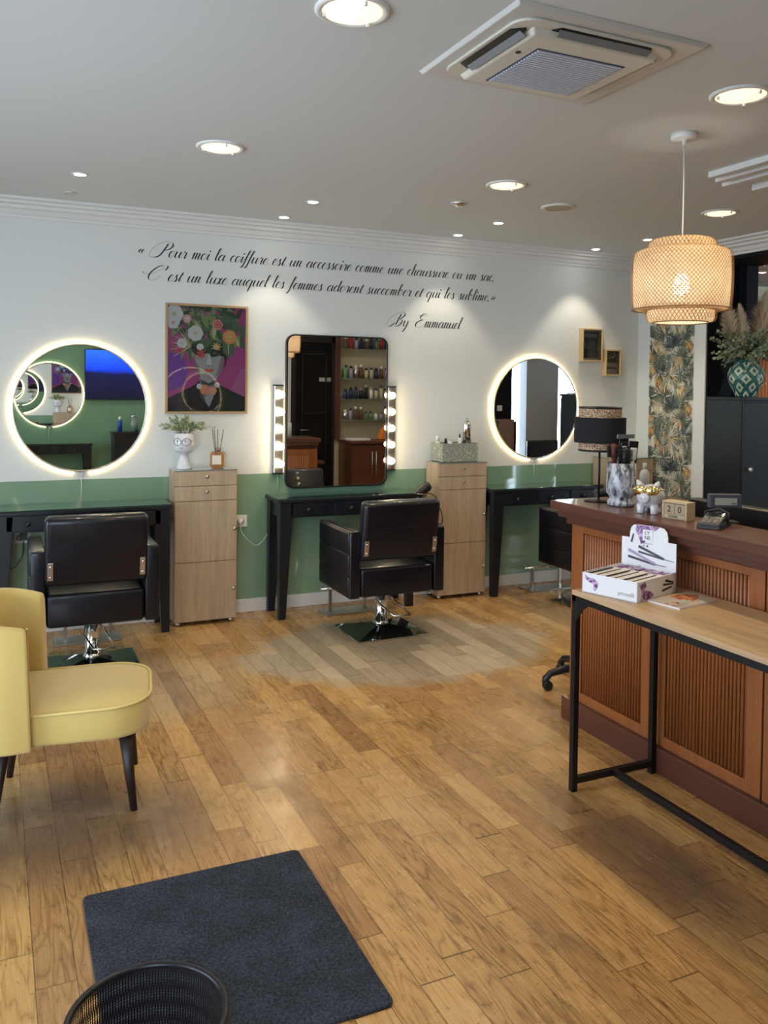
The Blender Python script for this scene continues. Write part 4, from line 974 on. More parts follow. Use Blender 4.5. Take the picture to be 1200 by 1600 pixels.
# upright card at the back
b = MB(); cd = Db-.006; U3 = uy; o3 = ux*(cd)
outl = [(0, Hb-.07), (Wb, Hb-.07), (Wb, .183)]+[(Wb-.035, .183)]+[(Wb-.035-.0*1, .2)]+[(Wb-.040, .222), (Wb-.052, .234), (Wb-.07, .238)]+[(.07, .238), (.05, .234), (.04, .222), (.035, .2), (.035, .183), (0, .183)]
b.prism(outl, .003, o3, tuple(uy), (0, 0, 1), tuple(ux)); card = b.build('header_card', 'paper', t)
nf = -ux
def pc(u, z, off=.001): q_ = o3+uy*u+nf*off; return (q_.x, q_.y, z)
def cardpoly(b, pts, off=.001): b.poly([pc(u, z, off) for u, z in pts])
b = MB(); cardpoly(b, [(.065, .237), (.12, .237), (.13, .222), (.10, .215), (.112, .195), (.10, .168), (.085, .163), (.073, .195), (.06, .215)]); cardpoly(b, [(.125, .238), (.165, .238), (.15, .224), (.135, .218)]); b.build('purple_smoke', 'purple', card)
b = MB(); cardpoly(b, [(.092, .178), (.136, .178), (.136, .222), (.092, .222)], .0016); b.build('logo_patch', 'paper', card)
for k, (txt, z) in enumerate((('LY', .203), ('NE', .184))): text_mesh('logo_text', txt, .020, pc(.101, z, .002), uy, (0, 0, 1), 'black_text', card)
text_mesh('small_text', 'LIMITED EDITION', .0055, pc(.092, .166, .0016), uy, (0, 0, 1), 'grey_light', card)
text_mesh('brand_text', 'proxelli', .019, pc(.03, .066, .0016), uy, (0, 0, 1), 'grey_light', card)
b = MB()
def bar(b, m_, u0, z0, u1, z1, w_, off): 
    dx, dz = u1-u0, z1-z0; l = math.hypot(dx, dz); px, pz = -dz/l*w_, dx/l*w_
    b.m(m_); cardpoly(b, [(u0+px, z0+pz), (u1+px*.7, z1+pz*.7), (u1-px*.7, z1-pz*.7), (u0-px, z0-pz)], off)
bar(b, 0, .075, .153, .185, .118, .0055, .0016); bar(b, 0, .075, .132, .185, .116, .004, .0017); bar(b, 0, .185, .117, .228, .113, .0015, .0016)
bar(b, 1, .03, .134, .15, .092, .006, .0019); bar(b, 0, .03, .108, .15, .090, .0052, .0018); bar(b, 0, .15, .091, .195, .090, .0015, .0018)
bar(b, 0, .043, .165, .052, .20, .004, .0018)
b.m(0); cardpoly(b, [(.113+.004*math.cos(i), .158+.004*math.sin(i)) for i in [2*PI*k/10 for k in range(10)]], .0018)
b.m(1); cardpoly(b, [(.098+.004*math.cos(i), .158+.004*math.sin(i)) for i in [2*PI*k/10 for k in range(10)]], .0018)
b.build('printed_straighteners', [mat('print_charcoal', (.05, .045, .06), .4), mat('print_lilac', (.38, .30, .50), .4)], card)
def fp(u, z, off=.0008): q_ = uy*u-ux*off; return (q_.x, q_.y, z)
b = MB(); b.poly([fp(.01, .07), fp(.03, .058), fp(.05, .06), fp(.072, .045), (fp(.07, .03)), fp(.06, .012), fp(.05, .018), fp(.052, .036), fp(.03, .042), fp(.018, .05)]); b.build('purple_smoke', 'purple', tray)
text_mesh('brand_text', 'proxelli', .022, fp(.155, .018), uy, (0, 0, 1), 'grey_light', tray)
def sp(v, z, off=.0008): q_ = uy*(Wb+off)+ux*v; return (q_.x, q_.y, z)
b = MB(); b.poly([sp(.01, .065), sp(.05, .07), sp(.06, .055), sp(.045, .04), sp(.07, .035), sp(.09, .03), sp(.11, .015), sp(.10, .005), sp(.02, .005), sp(.03, .03), sp(.02, .05)]); b.build('purple_smoke', 'purple', tray)
b = MB(); b.poly([sp(.19, .052), sp(.25, .038), sp(.25, .044), sp(.195, .060)]); b.poly([sp(.175, .038), sp(.25, .034), sp(.25, .038), sp(.178, .045)]); b.poly([sp(.17, .016), sp(.24, .024), sp(.24, .03), sp(.17, .024)]); b.build('printed_straighteners', 'black_text', tray)
# magazine
t = thing('magazine', 'magazine with an orange flower cover lying beside the display box', 'magazine', (2.29, 2.315, .7862), R(0))
pts = [(-.13, .068), (-.108, -.068), (.112, -.028), (.10, .11)]
MB().prism(pts, .006, (0, 0, 0), (1, 0, 0), (0, 1, 0)).build('pages', 'paper', t)
b = MB(); b.m(0).poly([(x, y, .0066) for x, y in pts]); r = random.Random(8)
for i in range(34):
    a = r.uniform(0, 2*PI); q_ = r.random()**.5; cx, cy = .03+.055*q_*math.cos(a), .04+.045*q_*math.sin(a); s_ = r.uniform(.006, .013)
    b.m(r.choice([1, 1, 2])).poly([(cx+s_*math.cos(k_*PI/3+a), cy+s_*math.sin(k_*PI/3+a), .0068+i*.00001) for k_ in range(6)])
for i in range(10): cx, cy = -.085+r.uniform(-.02, .03), -.01+r.uniform(-.03, .03); b.m(1).poly([(cx+.008*math.cos(k_*PI/3), cy+.006*math.sin(k_*PI/3), .0069) for k_ in range(6)])
for i in range(5): b.m(3).box(-.10, -.06+.01*i, -.045+.006*i, -.043+.006*i, .0068, .007)
b.build('cover', [mat('cover_cream', (.50, .45, .38), .35), mat('cover_orange', (.65, .16, .04), .35), mat('cover_dark_orange', (.35, .09, .03), .35), 'grey_light'], t, smooth='keep')

# ------------------------------------------------------------------ things on the counter
CT = 1.0372
t = thing('table_lamp', 'black and rattan table lamp on a thin black stem on the counter', 'lamp', (2.555, 3.155, CT))
MB().lathe([(.068, 0), (.068, .004), (.012, .008), (.006, .012)], n=36).build('base', 'blackmetal', t)
MB().tube([(0, 0, .008), (0, 0, .30)], .005, 12).build('stem', 'blackmetal', t)
MB().lathe([(.117, .272), (.117, .388)], n=48, cap0=False, cap1=False).lathe([(.112, .274), (.112, .386)], n=48, cap0=False, cap1=False).lathe([(.095, .386), (.117, .388)], n=48, cap0=False, cap1=False).lathe([(.095, .274), (.117, .272)], n=48, cap0=False, cap1=False).build('lamp_shade', mat('black_fabric', (.008, .008, .011), .9), t)
for z0, z1 in ((.240, .274), (.386, .428)): MB().lathe([(.096, z0), (.096, z1)], n=48, cap0=False, cap1=False).build('rattan_band', 'rattan', t)
for z0 in (.232, .428): MB().lathe([(.0965, z0), (.0985, z0+.004), (.0965, z0+.009), (.09, z0+.004)], n=48, cap0=False, cap1=False).build('trim', 'blackmetal', t)
MB().lathe([(.03, .30), (.03, .37), (0, .385)], n=16).build('light_bulb', 'plastic_w', t)

t = thing('brush_vase', 'marbled grey vase holding hairbrushes beside the table lamp', 'vase', (2.553, 3.0, CT))
MB().lathe([(.052, 0), (.060, .004), (.061, .018), (.050, .030), (.047, .036), (.056, .046), (.066, .062), (.068, .085), (.065, .13), (.064, .19), (.060, .192), (.060, .13), (.062, .09), (.05, .06), (0, .055)], n=44).build('body', 'marble', t)
def brush(x, y, z, lean, label, col, kind):
    t2 = thing('hairbrush', label, 'hairbrush', (2.553+x, 3.0+y, CT+z), 0, 'hairbrushes in the marbled vase'); mt = Matrix.Rotation(lean[0], 4, 'X') @ Matrix.Rotation(lean[1], 4, 'Y')
    b = MB()
    if kind == 'round':
        b.lathe([(.008, -.08), (.010, 0), (.016, .01), (.016, .065), (.008, .072), (0, .073)], n=16, mtx=mt.to_3x3()); b.build('handle', col, t2)
        b = MB()
        for i in range(10):
            for k in range(14): a = 2*PI*(k+.5*(i % 2))/14; d = mt @ Vector((math.cos(a), math.sin(a), 0)); c0 = mt @ Vector((0, 0, .012+i*.0052)); b.tube([c0+d*.015, c0+d*.033], .0011, 4)
        b.build('bristles', 'plastic_k', t2)
    else:
        b.xbox(mt, -.026, .026, -.003, .003, -.07, .115); b.build('card_backing', 'plastic_k', t2, bevel=.002)
        b = MB().xbox(mt, -.012, .012, -.006, .004, -.06, .03).xbox(mt, -.018, .018, -.008, .004, .03, .085); b.build('brush_head', col, t2, bevel=.004)
        MB().xbox(mt, -.012, .010, -.009, -.008, .05, .066).build('price_label', 'paper', t2)
brush(-.024, .02, .205, (0, -.08), 'round bristle hairbrush with a red-brown tip, leftmost in the vase', mat('red_brown_lacquer', (.12, .03, .02), .4), 'round')
brush(-.005, -.028, .19, (.03, 0), 'round black bristle hairbrush standing at the front of the vase', 'plastic_k', 'round')
brush(.012, .005, .20, (0, .03), 'packaged black hairbrush, tallest in the vase', 'plastic_k', 'flat')
brush(.036, -.022, .175, (.05, .07), 'packaged hairbrush with a white card front, rightmost in the vase', 'plastic_w', 'flat')
# plastic wrap top of the packages
tag(MB().xbox(Matrix.Translation((2.575, 3.0, CT+.30)) @ Matrix.Rotation(.15, 4, 'X'), -.05, .045, -.004, .004, 0, .018).build('plastic_wrapper', mat('clear_film', (.35, .36, .40), .15, trans=.5)), 'crinkled clear plastic wrapper end above the packaged brushes', 'wrapper')

# piggy bank
t = thing('piggy_bank', 'white ceramic piggy bank wearing gold sunglasses on the counter', 'piggy bank', (2.522, 2.775, CT), math.atan2(-.45, -.95)); t.scale = (1.17, 1.12, 1.06)
b = MB(); b.sphere((0, 0, .066), .052, 28, 18, (1.12, .98, .92)); b.build('body', 'ceramic', t)
b = MB(); b.lathe([(.019, -.014), (.021, .006), (.020, .014), (.016, .017), (0, .018)], (.052, 0, .064), 22, mtx=Matrix.Rotation(R(90), 3, 'Y')); sn = b.build('snout', 'ceramic', t)
b = MB()
for s in (-1, 1): b.lathe([(.003, 0), (.003, .001)], (.0702, s*.007, .066), 10, mtx=Matrix.Rotation(R(90), 3, 'Y'))
b.build('nostril', 'grey_light', sn)
for s in (-1, 1):
    MB().tube([(.026, s*.026, .10), (.026, s*.036, .118), (.030, s*.042, .130)], [.016, .011, .003], 12).build('ear', 'ceramic', t)
for x in (.03, -.03):
    for s in (-1, 1): MB().lathe([(.013, 0), (.0145, .004), (.014, .012), (.016, .03), (.012, .04)], (x, s*.026, 0), 16).build('leg', 'ceramic', t)
gl = MB()
for s in (-1, 1):
    gl.sphere((.050, s*.025, .094), .026, 18, 12, (.42, 1.0, .74), mtx=Matrix.Rotation(R(-15)*s*-1, 3, 'Z'))
gl.tube([(.058, -.008, .100), (.060, 0, .101), (.058, .008, .100)], .004, 8)
for s in (-1, 1): gl.tube([(.048, s*.046, .098), (.02, s*.055, .096), (-.005, s*.055, .094)], .003, 8)
gl.build('sunglasses', 'gold', t)
# calendar blocks
ang = math.atan2(-.113, .02)
t = thing('block_calendar', 'wooden block calendar showing 20 FEVRIER on the counter edge', 'calendar', (2.469, 2.652, CT), ang)
MB().box(0, .008, 0, .055, 0, .072).box(.108, .116, 0, .055, 0, .072).box(.008, .108, 0, .055, .064, .072).box(.008, .108, .004, .052, .0, .004).build('stand', 'blockwood', t, bevel=.001)
FRN = (0, -1, 0)
for i, d_ in enumerate('20'):
    p = MB().box(.0095+i*.0495, .0575+i*.0495, .001, .048, .020, .062).build('number_block', mat('number_block_wood', (.40, .29, .18), .55), t, bevel=.001)
    text_mesh('digit', d_, .036, (.024+i*.0495, .0003, .0285), (1, 0, 0), (0, 0, 1), 'black_text', p)
p = MB().box(.0095, .1065, .001, .03, .004, .019).build('month_block', 'blockwood', t, bevel=.0008)
text_mesh('month_text', 'FEVRIER', .0125, (.030, .0003, .0075), (1, 0, 0), (0, 0, 1), 'black_text', p)
# card terminal
t = thing('card_terminal', 'black card payment terminal in its cradle on the counter edge', 'card terminal', (2.50, 2.405, CT), R(-62))
b = MB(); b.frustum((-.045, .045, -.085, .07, 0), (-.04, .04, -.078, .062, .022)); b.build('cradle', 'plastic_k', t, bevel=.005, segs=3)
mt = Matrix.Translation((0, 0, .022)) @ Matrix.Rotation(R(14), 4, 'X')
h_ = MB().xbox(mt, -.038, .038, -.078, .06, 0, .018).build('handset', mat('terminal_shell', (.03, .033, .04), .35), t, bevel=.005, segs=3)
b = MB()
for r_ in range(4):
    for c_ in range(3): b.xbox(mt, -.028+c_*.020, -.013+c_*.020, -.068+r_*.013, -.059+r_*.013, .018, .0205)
b.build('key', mat('grey_keys', (.12, .11, .12), .4), h_); MB().xbox(mt, -.03, .03, .0, .048, .018, .0195).build('screen', 'blackglass', h_)
MB().tube([(-.042, .02, .01), (-.044, .03, .05), (.0, .06, .062), (.044, .03, .05), (.042, .02, .01)], .004, 8).build('bracket', 'plastic_k', t)
# customer display on a pole
t = thing('customer_display', 'small grey pole display with a pale screen behind the card terminal', 'display', (2.615, 2.468, CT-.0), math.atan2(-.42, .91))
MB().box(-.05, .05, -.03, .03, 0, .006).build('foot', 'plastic_k', t, bevel=.002)
MB().box(-.028, .008, -.008, .008, .006, .07).build('pole', mat('display_pole', (.03, .03, .04), .4), t)
h_ = MB().box(-.063, .063, -.016, .016, .058, .112).build('housing', mat('display_housing', (.055, .055, .08), .45), t, bevel=.003)
MB().box(-.043, .043, -.0175, -.0155, .070, .098).build('screen', mat('lcd_screen', (.30, .33, .27), .2), h_)
text_mesh('screen_text', '0.00', .010, (.022, -.0177, .073), (1, 0, 0), (0, 0, 1), 'black_text', h_)

# ------------------------------------------------------------------ behind the counter
t = thing('monitor', 'black monitor lying low behind the counter', 'monitor', (2.80, 2.50, .7605), 0)
MB().box(-.03, .03, -.30, .32, .06, .325).build('screen_back', 'plastic_k', t, bevel=.01, segs=3)
MB().box(-.02, .02, -.04, .04, .008, .07).box(-.08, .08, -.1, .1, 0, .008).build('stand', 'plastic_k', t)
t = thing('work_desk', 'low dark desk behind the counter', 'desk', (2.98, 2.25, 0))
MB().box(-.33, .25, -1.6, .53, .73, .76).build('desktop', 'mahogany_dark', t, bevel=.003)
for x in (-.28, .2):
    MB().box(x, x+.04, -1.55, -1.5, 0, .73).build('leg', 'blackmetal', t)
    MB().box(x, x+.04, .46, .51, 0, .73).build('leg', 'blackmetal', t)
tag(MB().box(-.08, .08, -.2, .2, 0, .02).build('keyboard', 'grey_light', bevel=.004, loc=(2.72, 2.72, .985)) if False else MB().box(2.69, 2.755, 2.30, 2.60, .7605, .78).build('keyboard', 'grey_light', bevel=.004), 'grey keyboard on the desk behind the counter', 'keyboard')
t = thing('rolling_stool', 'black rolling stool hidden behind the counter end, only its caster legs showing', 'stool', (2.85, 3.535, 0))
b = MB(); b.lathe([(.04, .06), (.04, .12), (.028, .13), (.028, .43)], n=20); b.build('gas_column', 'plastic_k', t)
a0 = R(165)
for k in range(5):
    a = a0+k*2*PI/5; d = Vector((math.cos(a), math.sin(a), 0)); s = d.cross(Vector((0, 0, 1)))
    leg = MB().tube([d*.03+Vector((0, 0, .10)), d*.15+Vector((0, 0, .105)), d*.235+Vector((0, 0, .085)), d*.262+Vector((0, 0, .055)), d*.266+Vector((0, 0, .035))], [.024, .021, .018, .018, .014], 10).build('base_leg', 'plastic_k', t)
    rot = Matrix.Rotation(a, 3, 'Z') @ Matrix.Rotation(R(90), 3, 'X')
    b = MB()
    for q_ in (-.017, .006): c_ = d*.252+s*q_; b.lathe([(.022, -.005), (.0255, 0), (.022, .010)], (c_.x, c_.y, .026), 18, mtx=rot)
    b.build('caster', 'plastic_k', leg)
MB().lathe([(.15, .43), (.17, .44), (.172, .475), (.16, .49), (0, .492)], n=36).build('seat', 'plastic_k', t)

# ------------------------------------------------------------------ things on the oak cabinets
t = thing('face_planter', 'white ceramic head planter with round glasses holding leafy sprigs', 'planter', (1.135, 5.56, 1.0072), R(-25))
MB().lathe([(.052, 0), (.050, .006), (.034, .055), (.028, .085), (.030, .098), (.055, .110), (.065, .130), (.067, .165), (.064, .232), (.060, .233), (.062, .17), (.05, .12), (0, .115)], n=40).build('pot', 'ceramic', t)
b = MB()
for s in (-1, 1):
    pts = []
    for i in range(28): a = 2*PI*i/28; u = s*.030+.024*math.cos(a); z = .178+.024*math.sin(a); pts.append((u, -math.sqrt(max(.0001, .0675**2-u*u))-.001, z))
    b.tube(pts, .0013, 5, closed=True)
b.tube([(-.007, -.0685, .182), (0, -.069, .184), (.007, -.0685, .182)], .0012, 5); b.tube([(-.054, -.042, .182), (-.066, -.015, .186)], .0012, 5); b.tube([(.054, -.042, .182), (.066, -.015, .186)], .0012, 5)
b.build('glasses', 'blackmetal', t)
b = MB(); b.sphere((.022, -.0655, .184), .004, 8, 6); b.sphere((-.028, -.062, .184), .004, 8, 6); b.tube([(-.009, -.0675, .140), (0, -.068, .139), (.011, -.067, .141)], .0014, 5); b.tube([(.0, -.068, .172), (.005, -.069, .160), (-.001, -.0685, .157)], .001, 5); b.build('face_lines', 'blackmetal', t)
r = random.Random(4); b = MB(); b2 = MB()
for k in range(30):
    a = 2*PI*k/30+r.uniform(-.2, .2); out = r.uniform(.05, .19)*(1 if abs(math.cos(a)) > .4 else .6); top = r.uniform(.03, .13)*(1.15-out/.25)
    p0 = Vector((.025*math.cos(a), .02*math.sin(a), .22)); p2 = Vector((out*math.cos(a), out*.6*math.sin(a), .228+top)); p1 = (p0+p2)/2+Vector((0, 0, .03))
    cv = catmull([p0, p1, p2], 6); b2.tube(cv, .001, 4)
    for i, p in enumerate(cv[3:]):
        tdir = (p2-p0).normalized()
        for sg in (-1, 1):
            d = (tdir*.7+tdir.cross(Vector((0, 0, 1))).normalized()*sg*r.uniform(.3, 1)+Vector((0, 0, r.uniform(-.3, .6)))).normalized(); s_ = d.cross(Vector((r.uniform(-.4, .4), r.uniform(-1, 0), .6))).normalized(); L = r.uniform(.016, .032)
            b.m(r.choice([0, 0, 1]))._add([p, p+d*L*.45+s_*L*.22, p+d*L, p+d*L*.45-s_*L*.22], [(0, 1, 2, 3)])
b.build('foliage', ['leaf_pale', mat('silver_leaf', (.40, .44, .30), .5)], t, smooth='keep'); b2.build('stems', 'stem', t)
t = thing('reed_diffuser', 'amber reed diffuser bottle with dark sticks beside the face planter', 'diffuser', (1.355, 5.56, 1.0072), R(-25))
MB().prism(rrect(-.048, .048, 0, .108, .022), -.05, (0, .025, 0), (1, 0, 0), (0, 0, 1), (0, 1, 0)).build('bottle', 'amber', t, bevel=.008, segs=3)
MB().lathe([(.015, .105), (.015, .132), (.012, .134)], n=18).build('bottle_neck', mat('smoky_collar', (.25, .15, .10), .2), t)
MB().box(-.030, .030, -.0275, -.0255, .025, .085).build('paper_label', mat('beige_label', (.66, .58, .48), .6), t)
for x, y in ((-.038, .01), (.002, -.01), (.036, .012), (-.02, -.02)): MB().tube([(x*.1, 0, .02), (x, y, .255)], .0022, 6).build('reed', mat('dark_reed', (.05, .025, .02), .7), t)
t = thing('pattern_box', 'open grey crackle-pattern storage box on the middle oak cabinet', 'box', (3.0, 5.475, 1.0072), 0)
b = MB().box(0, .30, 0, .005, 0, .138).box(0, .30, .165, .17, 0, .138).box(0, .005, .005, .165, 0, .138).box(.295, .30, .005, .165, 0, .138).box(0, .30, 0, .17, 0, .004); b.build('box_body', 'crackle', t, bevel=.001)
def bottle(loc, label, prof, m1_, capprof, m2_, grp='styling products in the crackle-pattern box', cat='bottle'):
    t = thing('product_bottle', label, cat, loc, 0, grp); MB().lathe(prof, n=22).build('bottle_body', m1_, t); MB().lathe(capprof, n=18).build('cap', m2_, t)
bottle((3.235, 5.53, 1.012), 'tall chrome spray canister standing in the crackle-pattern box', [(.032, 0), (.032, .148)], 'plastic_k', [(.031, .149), (.031, .27), (.024, .292), (.013, .302), (.012, .318), (0, .32)], 'chrome', cat='spray bottle')
bottle((3.185, 5.55, 1.012), 'slim clear bottle beside the chrome spray canister', [(.012, 0), (.012, .17)], mat('clear_pale', (.6, .6, .58), .15), [(.006, .17), (.006, .20), (0, .201)], 'plastic_k')
bottle((3.055, 5.53, 1.012), 'black-capped bottle near the left side of the crackle-pattern box', [(.016, 0), (.016, .138)], 'plastic_k', [(.010, .138), (.008, .168), (0, .17)], 'plastic_k')
bottle((2.995+.03, 5.60, 1.012), 'clear stopper bottle at the left corner of the crackle-pattern box', [(.016, 0), (.016, .14)], mat('clear_pale_two', (.65, .62, .52), .1), [(.012, .14), (.016, .17), (.010, .185), (0, .186)], 'ceramic')
bottle((3.10, 5.55, 1.012), 'low white jar in the middle of the crackle-pattern box', [(.02, 0), (.02, .135)], 'plastic_w', [(.012, .135), (.012, .148), (0, .149)], 'plastic_w', cat='jar')
# white bottle on right dressing table
bottle((2.74, 3.06, CT), 'white plastic bottle behind the piggy bank on the counter', [(.021, 0), (.022, .12), (.019, .14), (.009, .15)], 'plastic_w', [(.009, .15), (.009, .18), (0, .181)], 'plastic_w', grp='bottles on the counter')
# hair dryer hanging at the right end of the middle table
t = thing('hair_dryer', 'black hair dryer hanging with its coiled cord beside the middle oak cabinet', 'hair dryer', (2.84, 5.46, .80))
mt = Matrix.Rotation(R(55), 3, 'Y') @ Matrix.Rotation(R(10), 3, 'X')
MB().lathe([(.020, -.09), (.022, -.06), (.034, -.03), (.038, .01), (.036, .04), (.026, .055), (0, .056)], (0, 0, .02), 24, mtx=mt).build('barrel', 'plastic_k', t)
MB().tube([(0.0, 0, .01), (-.03, 0, -.05), (-.045, 0, -.11)], [.016, .014, .013], 12).build('handle', 'plastic_k', t)
MB().tube([(-.09, .0, -.004), (-.03, 0, -.012), (.02, -.01, -.02)], .004, 8).tube([(.036*math.cos(2*PI*i/24)-.02, .036*math.sin(2*PI*i/24), -.012) for i in range(24)], .003, 6, closed=True).build('holder_ring', 'steel', t)
MB().tube(catmull([(.0, -.03, .0), (.07, -.05, -.03), (.10, -.05, -.10), (.125, -.05, -.16), (.13, -.05, -.22), (.10, -.05, -.235), (.085, -.05, -.18), (.075, -.05, -.10), (.06, -.05, -.19), (.095, -.05, -.235)], 6), .0038, 7).build('cord', 'plastic_k', t)
MB().lathe([(.012, 0), (.016, .02), (.007, .035)], (.095, -.05, -.26), 12).build('plug', 'plastic_k', t)

# ================================================================== NAVY CABINET, BIG VASE
t = thing('storage_cupboard', 'tall navy-black cupboard with a glass knob at the right edge', 'cupboard', (4.98, 4.54, 0))
MB().box(0, .315, .018, .36, 0, 1.492).build('carcass', 'navy', t, bevel=.002)
b = MB(); b.prism([(-.004, -.012), (1.0, -.012), (1.0, .28), (.315, .28), (.315, .36), (-.004, .36)], .02, (0, 0, 1.492), (1, 0, 0), (0, 1, 0)); b.build('cupboard_top', 'navy', t, bevel=.002)
MB().box(.316, 1.0, .018, .28, 0, 1.492).build('carcass_side', 'navy', t, bevel=.002)
for x0, x1 in ((.004, .5), (.504, .996)):
    d = MB().box(x0, x1, 0, .018, .05, 1.475).build('door', 'navy', t, bevel=.002)
    kx = x0+.05 if x0 < .1 else x1-.05
    MB().lathe([(.006, 0), (.006, .012), (.014, .02), (.016, .03), (.010, .037), (0, .038)], (kx, 0, .986), 16, mtx=Matrix.Rotation(R(90), 3, 'X')).build('knob', mat('crystal_knob', (.8, .82, .82), .08, .6), d)
VX, VY, VZ = 5.16, 4.69, 1.5122
t = thing('ceramic_vase', 'teal ceramic vase with raised white diamonds on the navy cupboard', 'vase', (VX, VY, VZ), 0)
vp = [(.070, 0), (.078, .01), (.085, .04), (.105, .08), (.125, .12), (.131, .155), (.126, .19), (.110, .225), (.088, .248), (.076, .262), (.078, .280), (.072, .282), (.066, .26), (.07, .20), (0, .1)]
MB().lathe(vp, n=48).build('body', 'teal', t)
def vr(z):
    for a, c in zip(vp, vp[1:]):
        if a[1] <= z <= c[1]: return a[0]+(c[0]-a[0])*(z-a[1])/(c[1]-a[1]+1e-9)
    return .08
b = MB()
for row, z in enumerate((.010, .072, .134, .196, .252)):
    for k in range(7):
        a0 = 2*PI*(k+.5*(row % 2))/7+.3; hh = .040; ww = .29
        for (m_, sc_, lift) in ((0, 1, .0018), (1, .45, .0035)):
            N_ = 8
            ring = []
            for e in range(4):
                for i in range(N_):
                    t0 = i/N_; A_ = [(1, 0), (0, 1), (-1, 0), (0, -1)][e]; B_ = [(0, 1), (-1, 0), (0, -1), (1, 0)][e]
                    u = (A_[0]+(B_[0]-A_[0])*t0)*ww*sc_; v = (A_[1]+(B_[1]-A_[1])*t0)*hh*sc_
                    zz = min(.262, max(.001, z+v)); rr_ = vr(zz)+lift; ring.append((rr_*math.cos(a0+u), rr_*math.sin(a0+u), zz))
            rc = vr(max(.002, z))+lift+.0008; c_ = (rc*math.cos(a0), rc*math.sin(a0), z)
            n_ = len(ring); b.m(m_)._add(ring+[c_], [(i, (i+1) % n_, n_) for i in range(n_)])
b.build('diamond_relief', [mat('bone_glaze', (.55, .54, .45), .4), 'teal'], t, smooth='keep')
t = thing('dried_bouquet', 'eucalyptus and pampas grass bouquet standing in the teal vase', 'bouquet', (VX, VY, VZ+.20))
r = random.Random(9); b = MB(); b2 = MB()
for k in range(110):
    a = r.uniform(0, 2*PI); out = r.uniform(.05, .29); top = r.uniform(-.02, .24)
    if out*math.sin(a) > .17 or out*math.cos(a) > .25: out *= .6
    p0 = Vector((.03*math.cos(a), .03*math.sin(a), .05)); p2 = Vector((out*math.cos(a), out*math.sin(a), .06+top)); p1 = (p0+p2)/2+Vector((0, 0, .05)); cv = catmull([p0, p1, p2], 6); b2.tube(cv, .0016, 4)
    for p in cv[4:]:
        for _ in range(4):
            d = Vector((r.uniform(-1, 1), r.uniform(-1, 1), r.uniform(-.6, 1))).normalized(); s = d.cross(Vector((r.uniform(-1, 1), r.uniform(-1, 1), .3))).normalized(); L = r.uniform(.018, .034)
            b._add([p+d*.004, p+d*L*.35+s*L*.36, p+d*L*.75+s*L*.32, p+d*L, p+d*L*.75-s*L*.32, p+d*L*.35-s*L*.36], [(0, 1, 2, 3, 4, 5)])
b.build('eucalyptus_leaves', 'leaf_green', t, smooth='keep'); b2.build('stems', 'stem', t)
def plume(base, tip, rad, seed):
    r = random.Random(seed); b = MB(); base, tip = Vector(base), Vector(tip); ax = tip-base; L = ax.length; axn = ax.normalized()
    b.tube([base, tip], .002, 4)
    for k in range(1700):
        u = r.random(); p = base+ax*u; a = r.uniform(0, 2*PI); s = axn.orthogonal().normalized(); s = Matrix.Rotation(a, 3, axn) @ s
        w_ = rad*math.sin(PI*min(1, u*.85+.12))**.8; d = (s*w_*r.uniform(.5, 1.1)+axn*L*.16); side = d.cross(s+axn*.3).normalized()*.0028
        b._add([p-side, p+d*.6-side*.7+axn*.004, p+d, p+d*.6+side*.7, p+side], [(0, 1, 2, 3, 4)])
    return b.build('pampas_plume', 'pampas', t, smooth='keep')
plume((-.03, .03, .06), (-.130, .075, .47), .085, 1); plume((-.02, -.01, .06), (-.045, .03, .45), .065, 2); plume((.05, -.03, .06), (.135, -.05, .54), .11, 3); plume((.06, .0, .06), (.22, -.10, .50), .09, 4)
# mahogany panelling beyond the opening
t = thing('mahogany_wardrobe', 'tall reeded mahogany wardrobe in the room beyond the black opening', 'wardrobe', (6.0, 6.45, 0))
MB().box(-.5, 2.6, -.3, .04, 0, 2.36).build('body', 'mahogany', t); MB().box(-.52, 2.62, -.34, .04, 2.36, 2.445).build('cornice', 'mahogany', t, bevel=.01)
b = MB()
for i in range(60): b.tube([(-.4+i*.045, -.3, .2), (-.4+i*.045, -.3, 2.28)], .014, 8)
b.build('reeding', 'mahogany', t)

# ================================================================== BEHIND THE VIEWER (seen in mirrors)
t = thing('television', 'wall-mounted television with a blue screen, seen in the left mirror', 'television', (1.55, -.25, 1.35))
MB().box(-.47, .47, .02, .055, 0, .65).build('housing', 'plastic_k', t, bevel=.004)
def tvmat():
    m, nt, b = newmat('blue_tv_picture'); g = NT(nt); p = g.sep(g.coord()); n = g.noise(g.coord(), 3, 2)
    f = g.math('ADD', p[2], g.math('MULTIPLY', g.math('SUBTRACT', n, .5), .12))
    col = g.ramp(f, [(0, (.0, .0, .01)), (.33, (.0, .002, .03)), (.40, (.0, .03, .5)), (.62, (.01, .08, .95))])
    b.inputs['Base Color'].default_value = (0, 0, 0, 1); g.link(col, b.inputs['Emission Color']); b.inputs['Emission Strength'].default_value = 1.1; return m
MB().box(-.46, .46, .054, .057, .012, .638).build('screen', tvmat(), t)
text_mesh('clock_text', '20:11', .07, (.50, .0585, .09), (-1, 0, 0), (0, 0, 1), 'led', t) if False else None
t = dressing_table((.02+1.03, -.247, 0), 'black dressing table on the opposite wall, seen in the left mirror', (.2, .51, .82)); t.rotation_euler = (0, 0, PI); t.location = (1.15, -.247, 0)
t = thing('trolley_cabinet', 'low black cabinet under the television, seen in the left mirror', 'cabinet', (1.75, -.24, 0))
MB().box(-.34, .34, 0, .32, .03, .92).build('carcass', 'blackwood', t, bevel=.003); MB().box(-.36, .36, 0, .34, .92, .94).build('top', 'blackwood', t, bevel=.003)
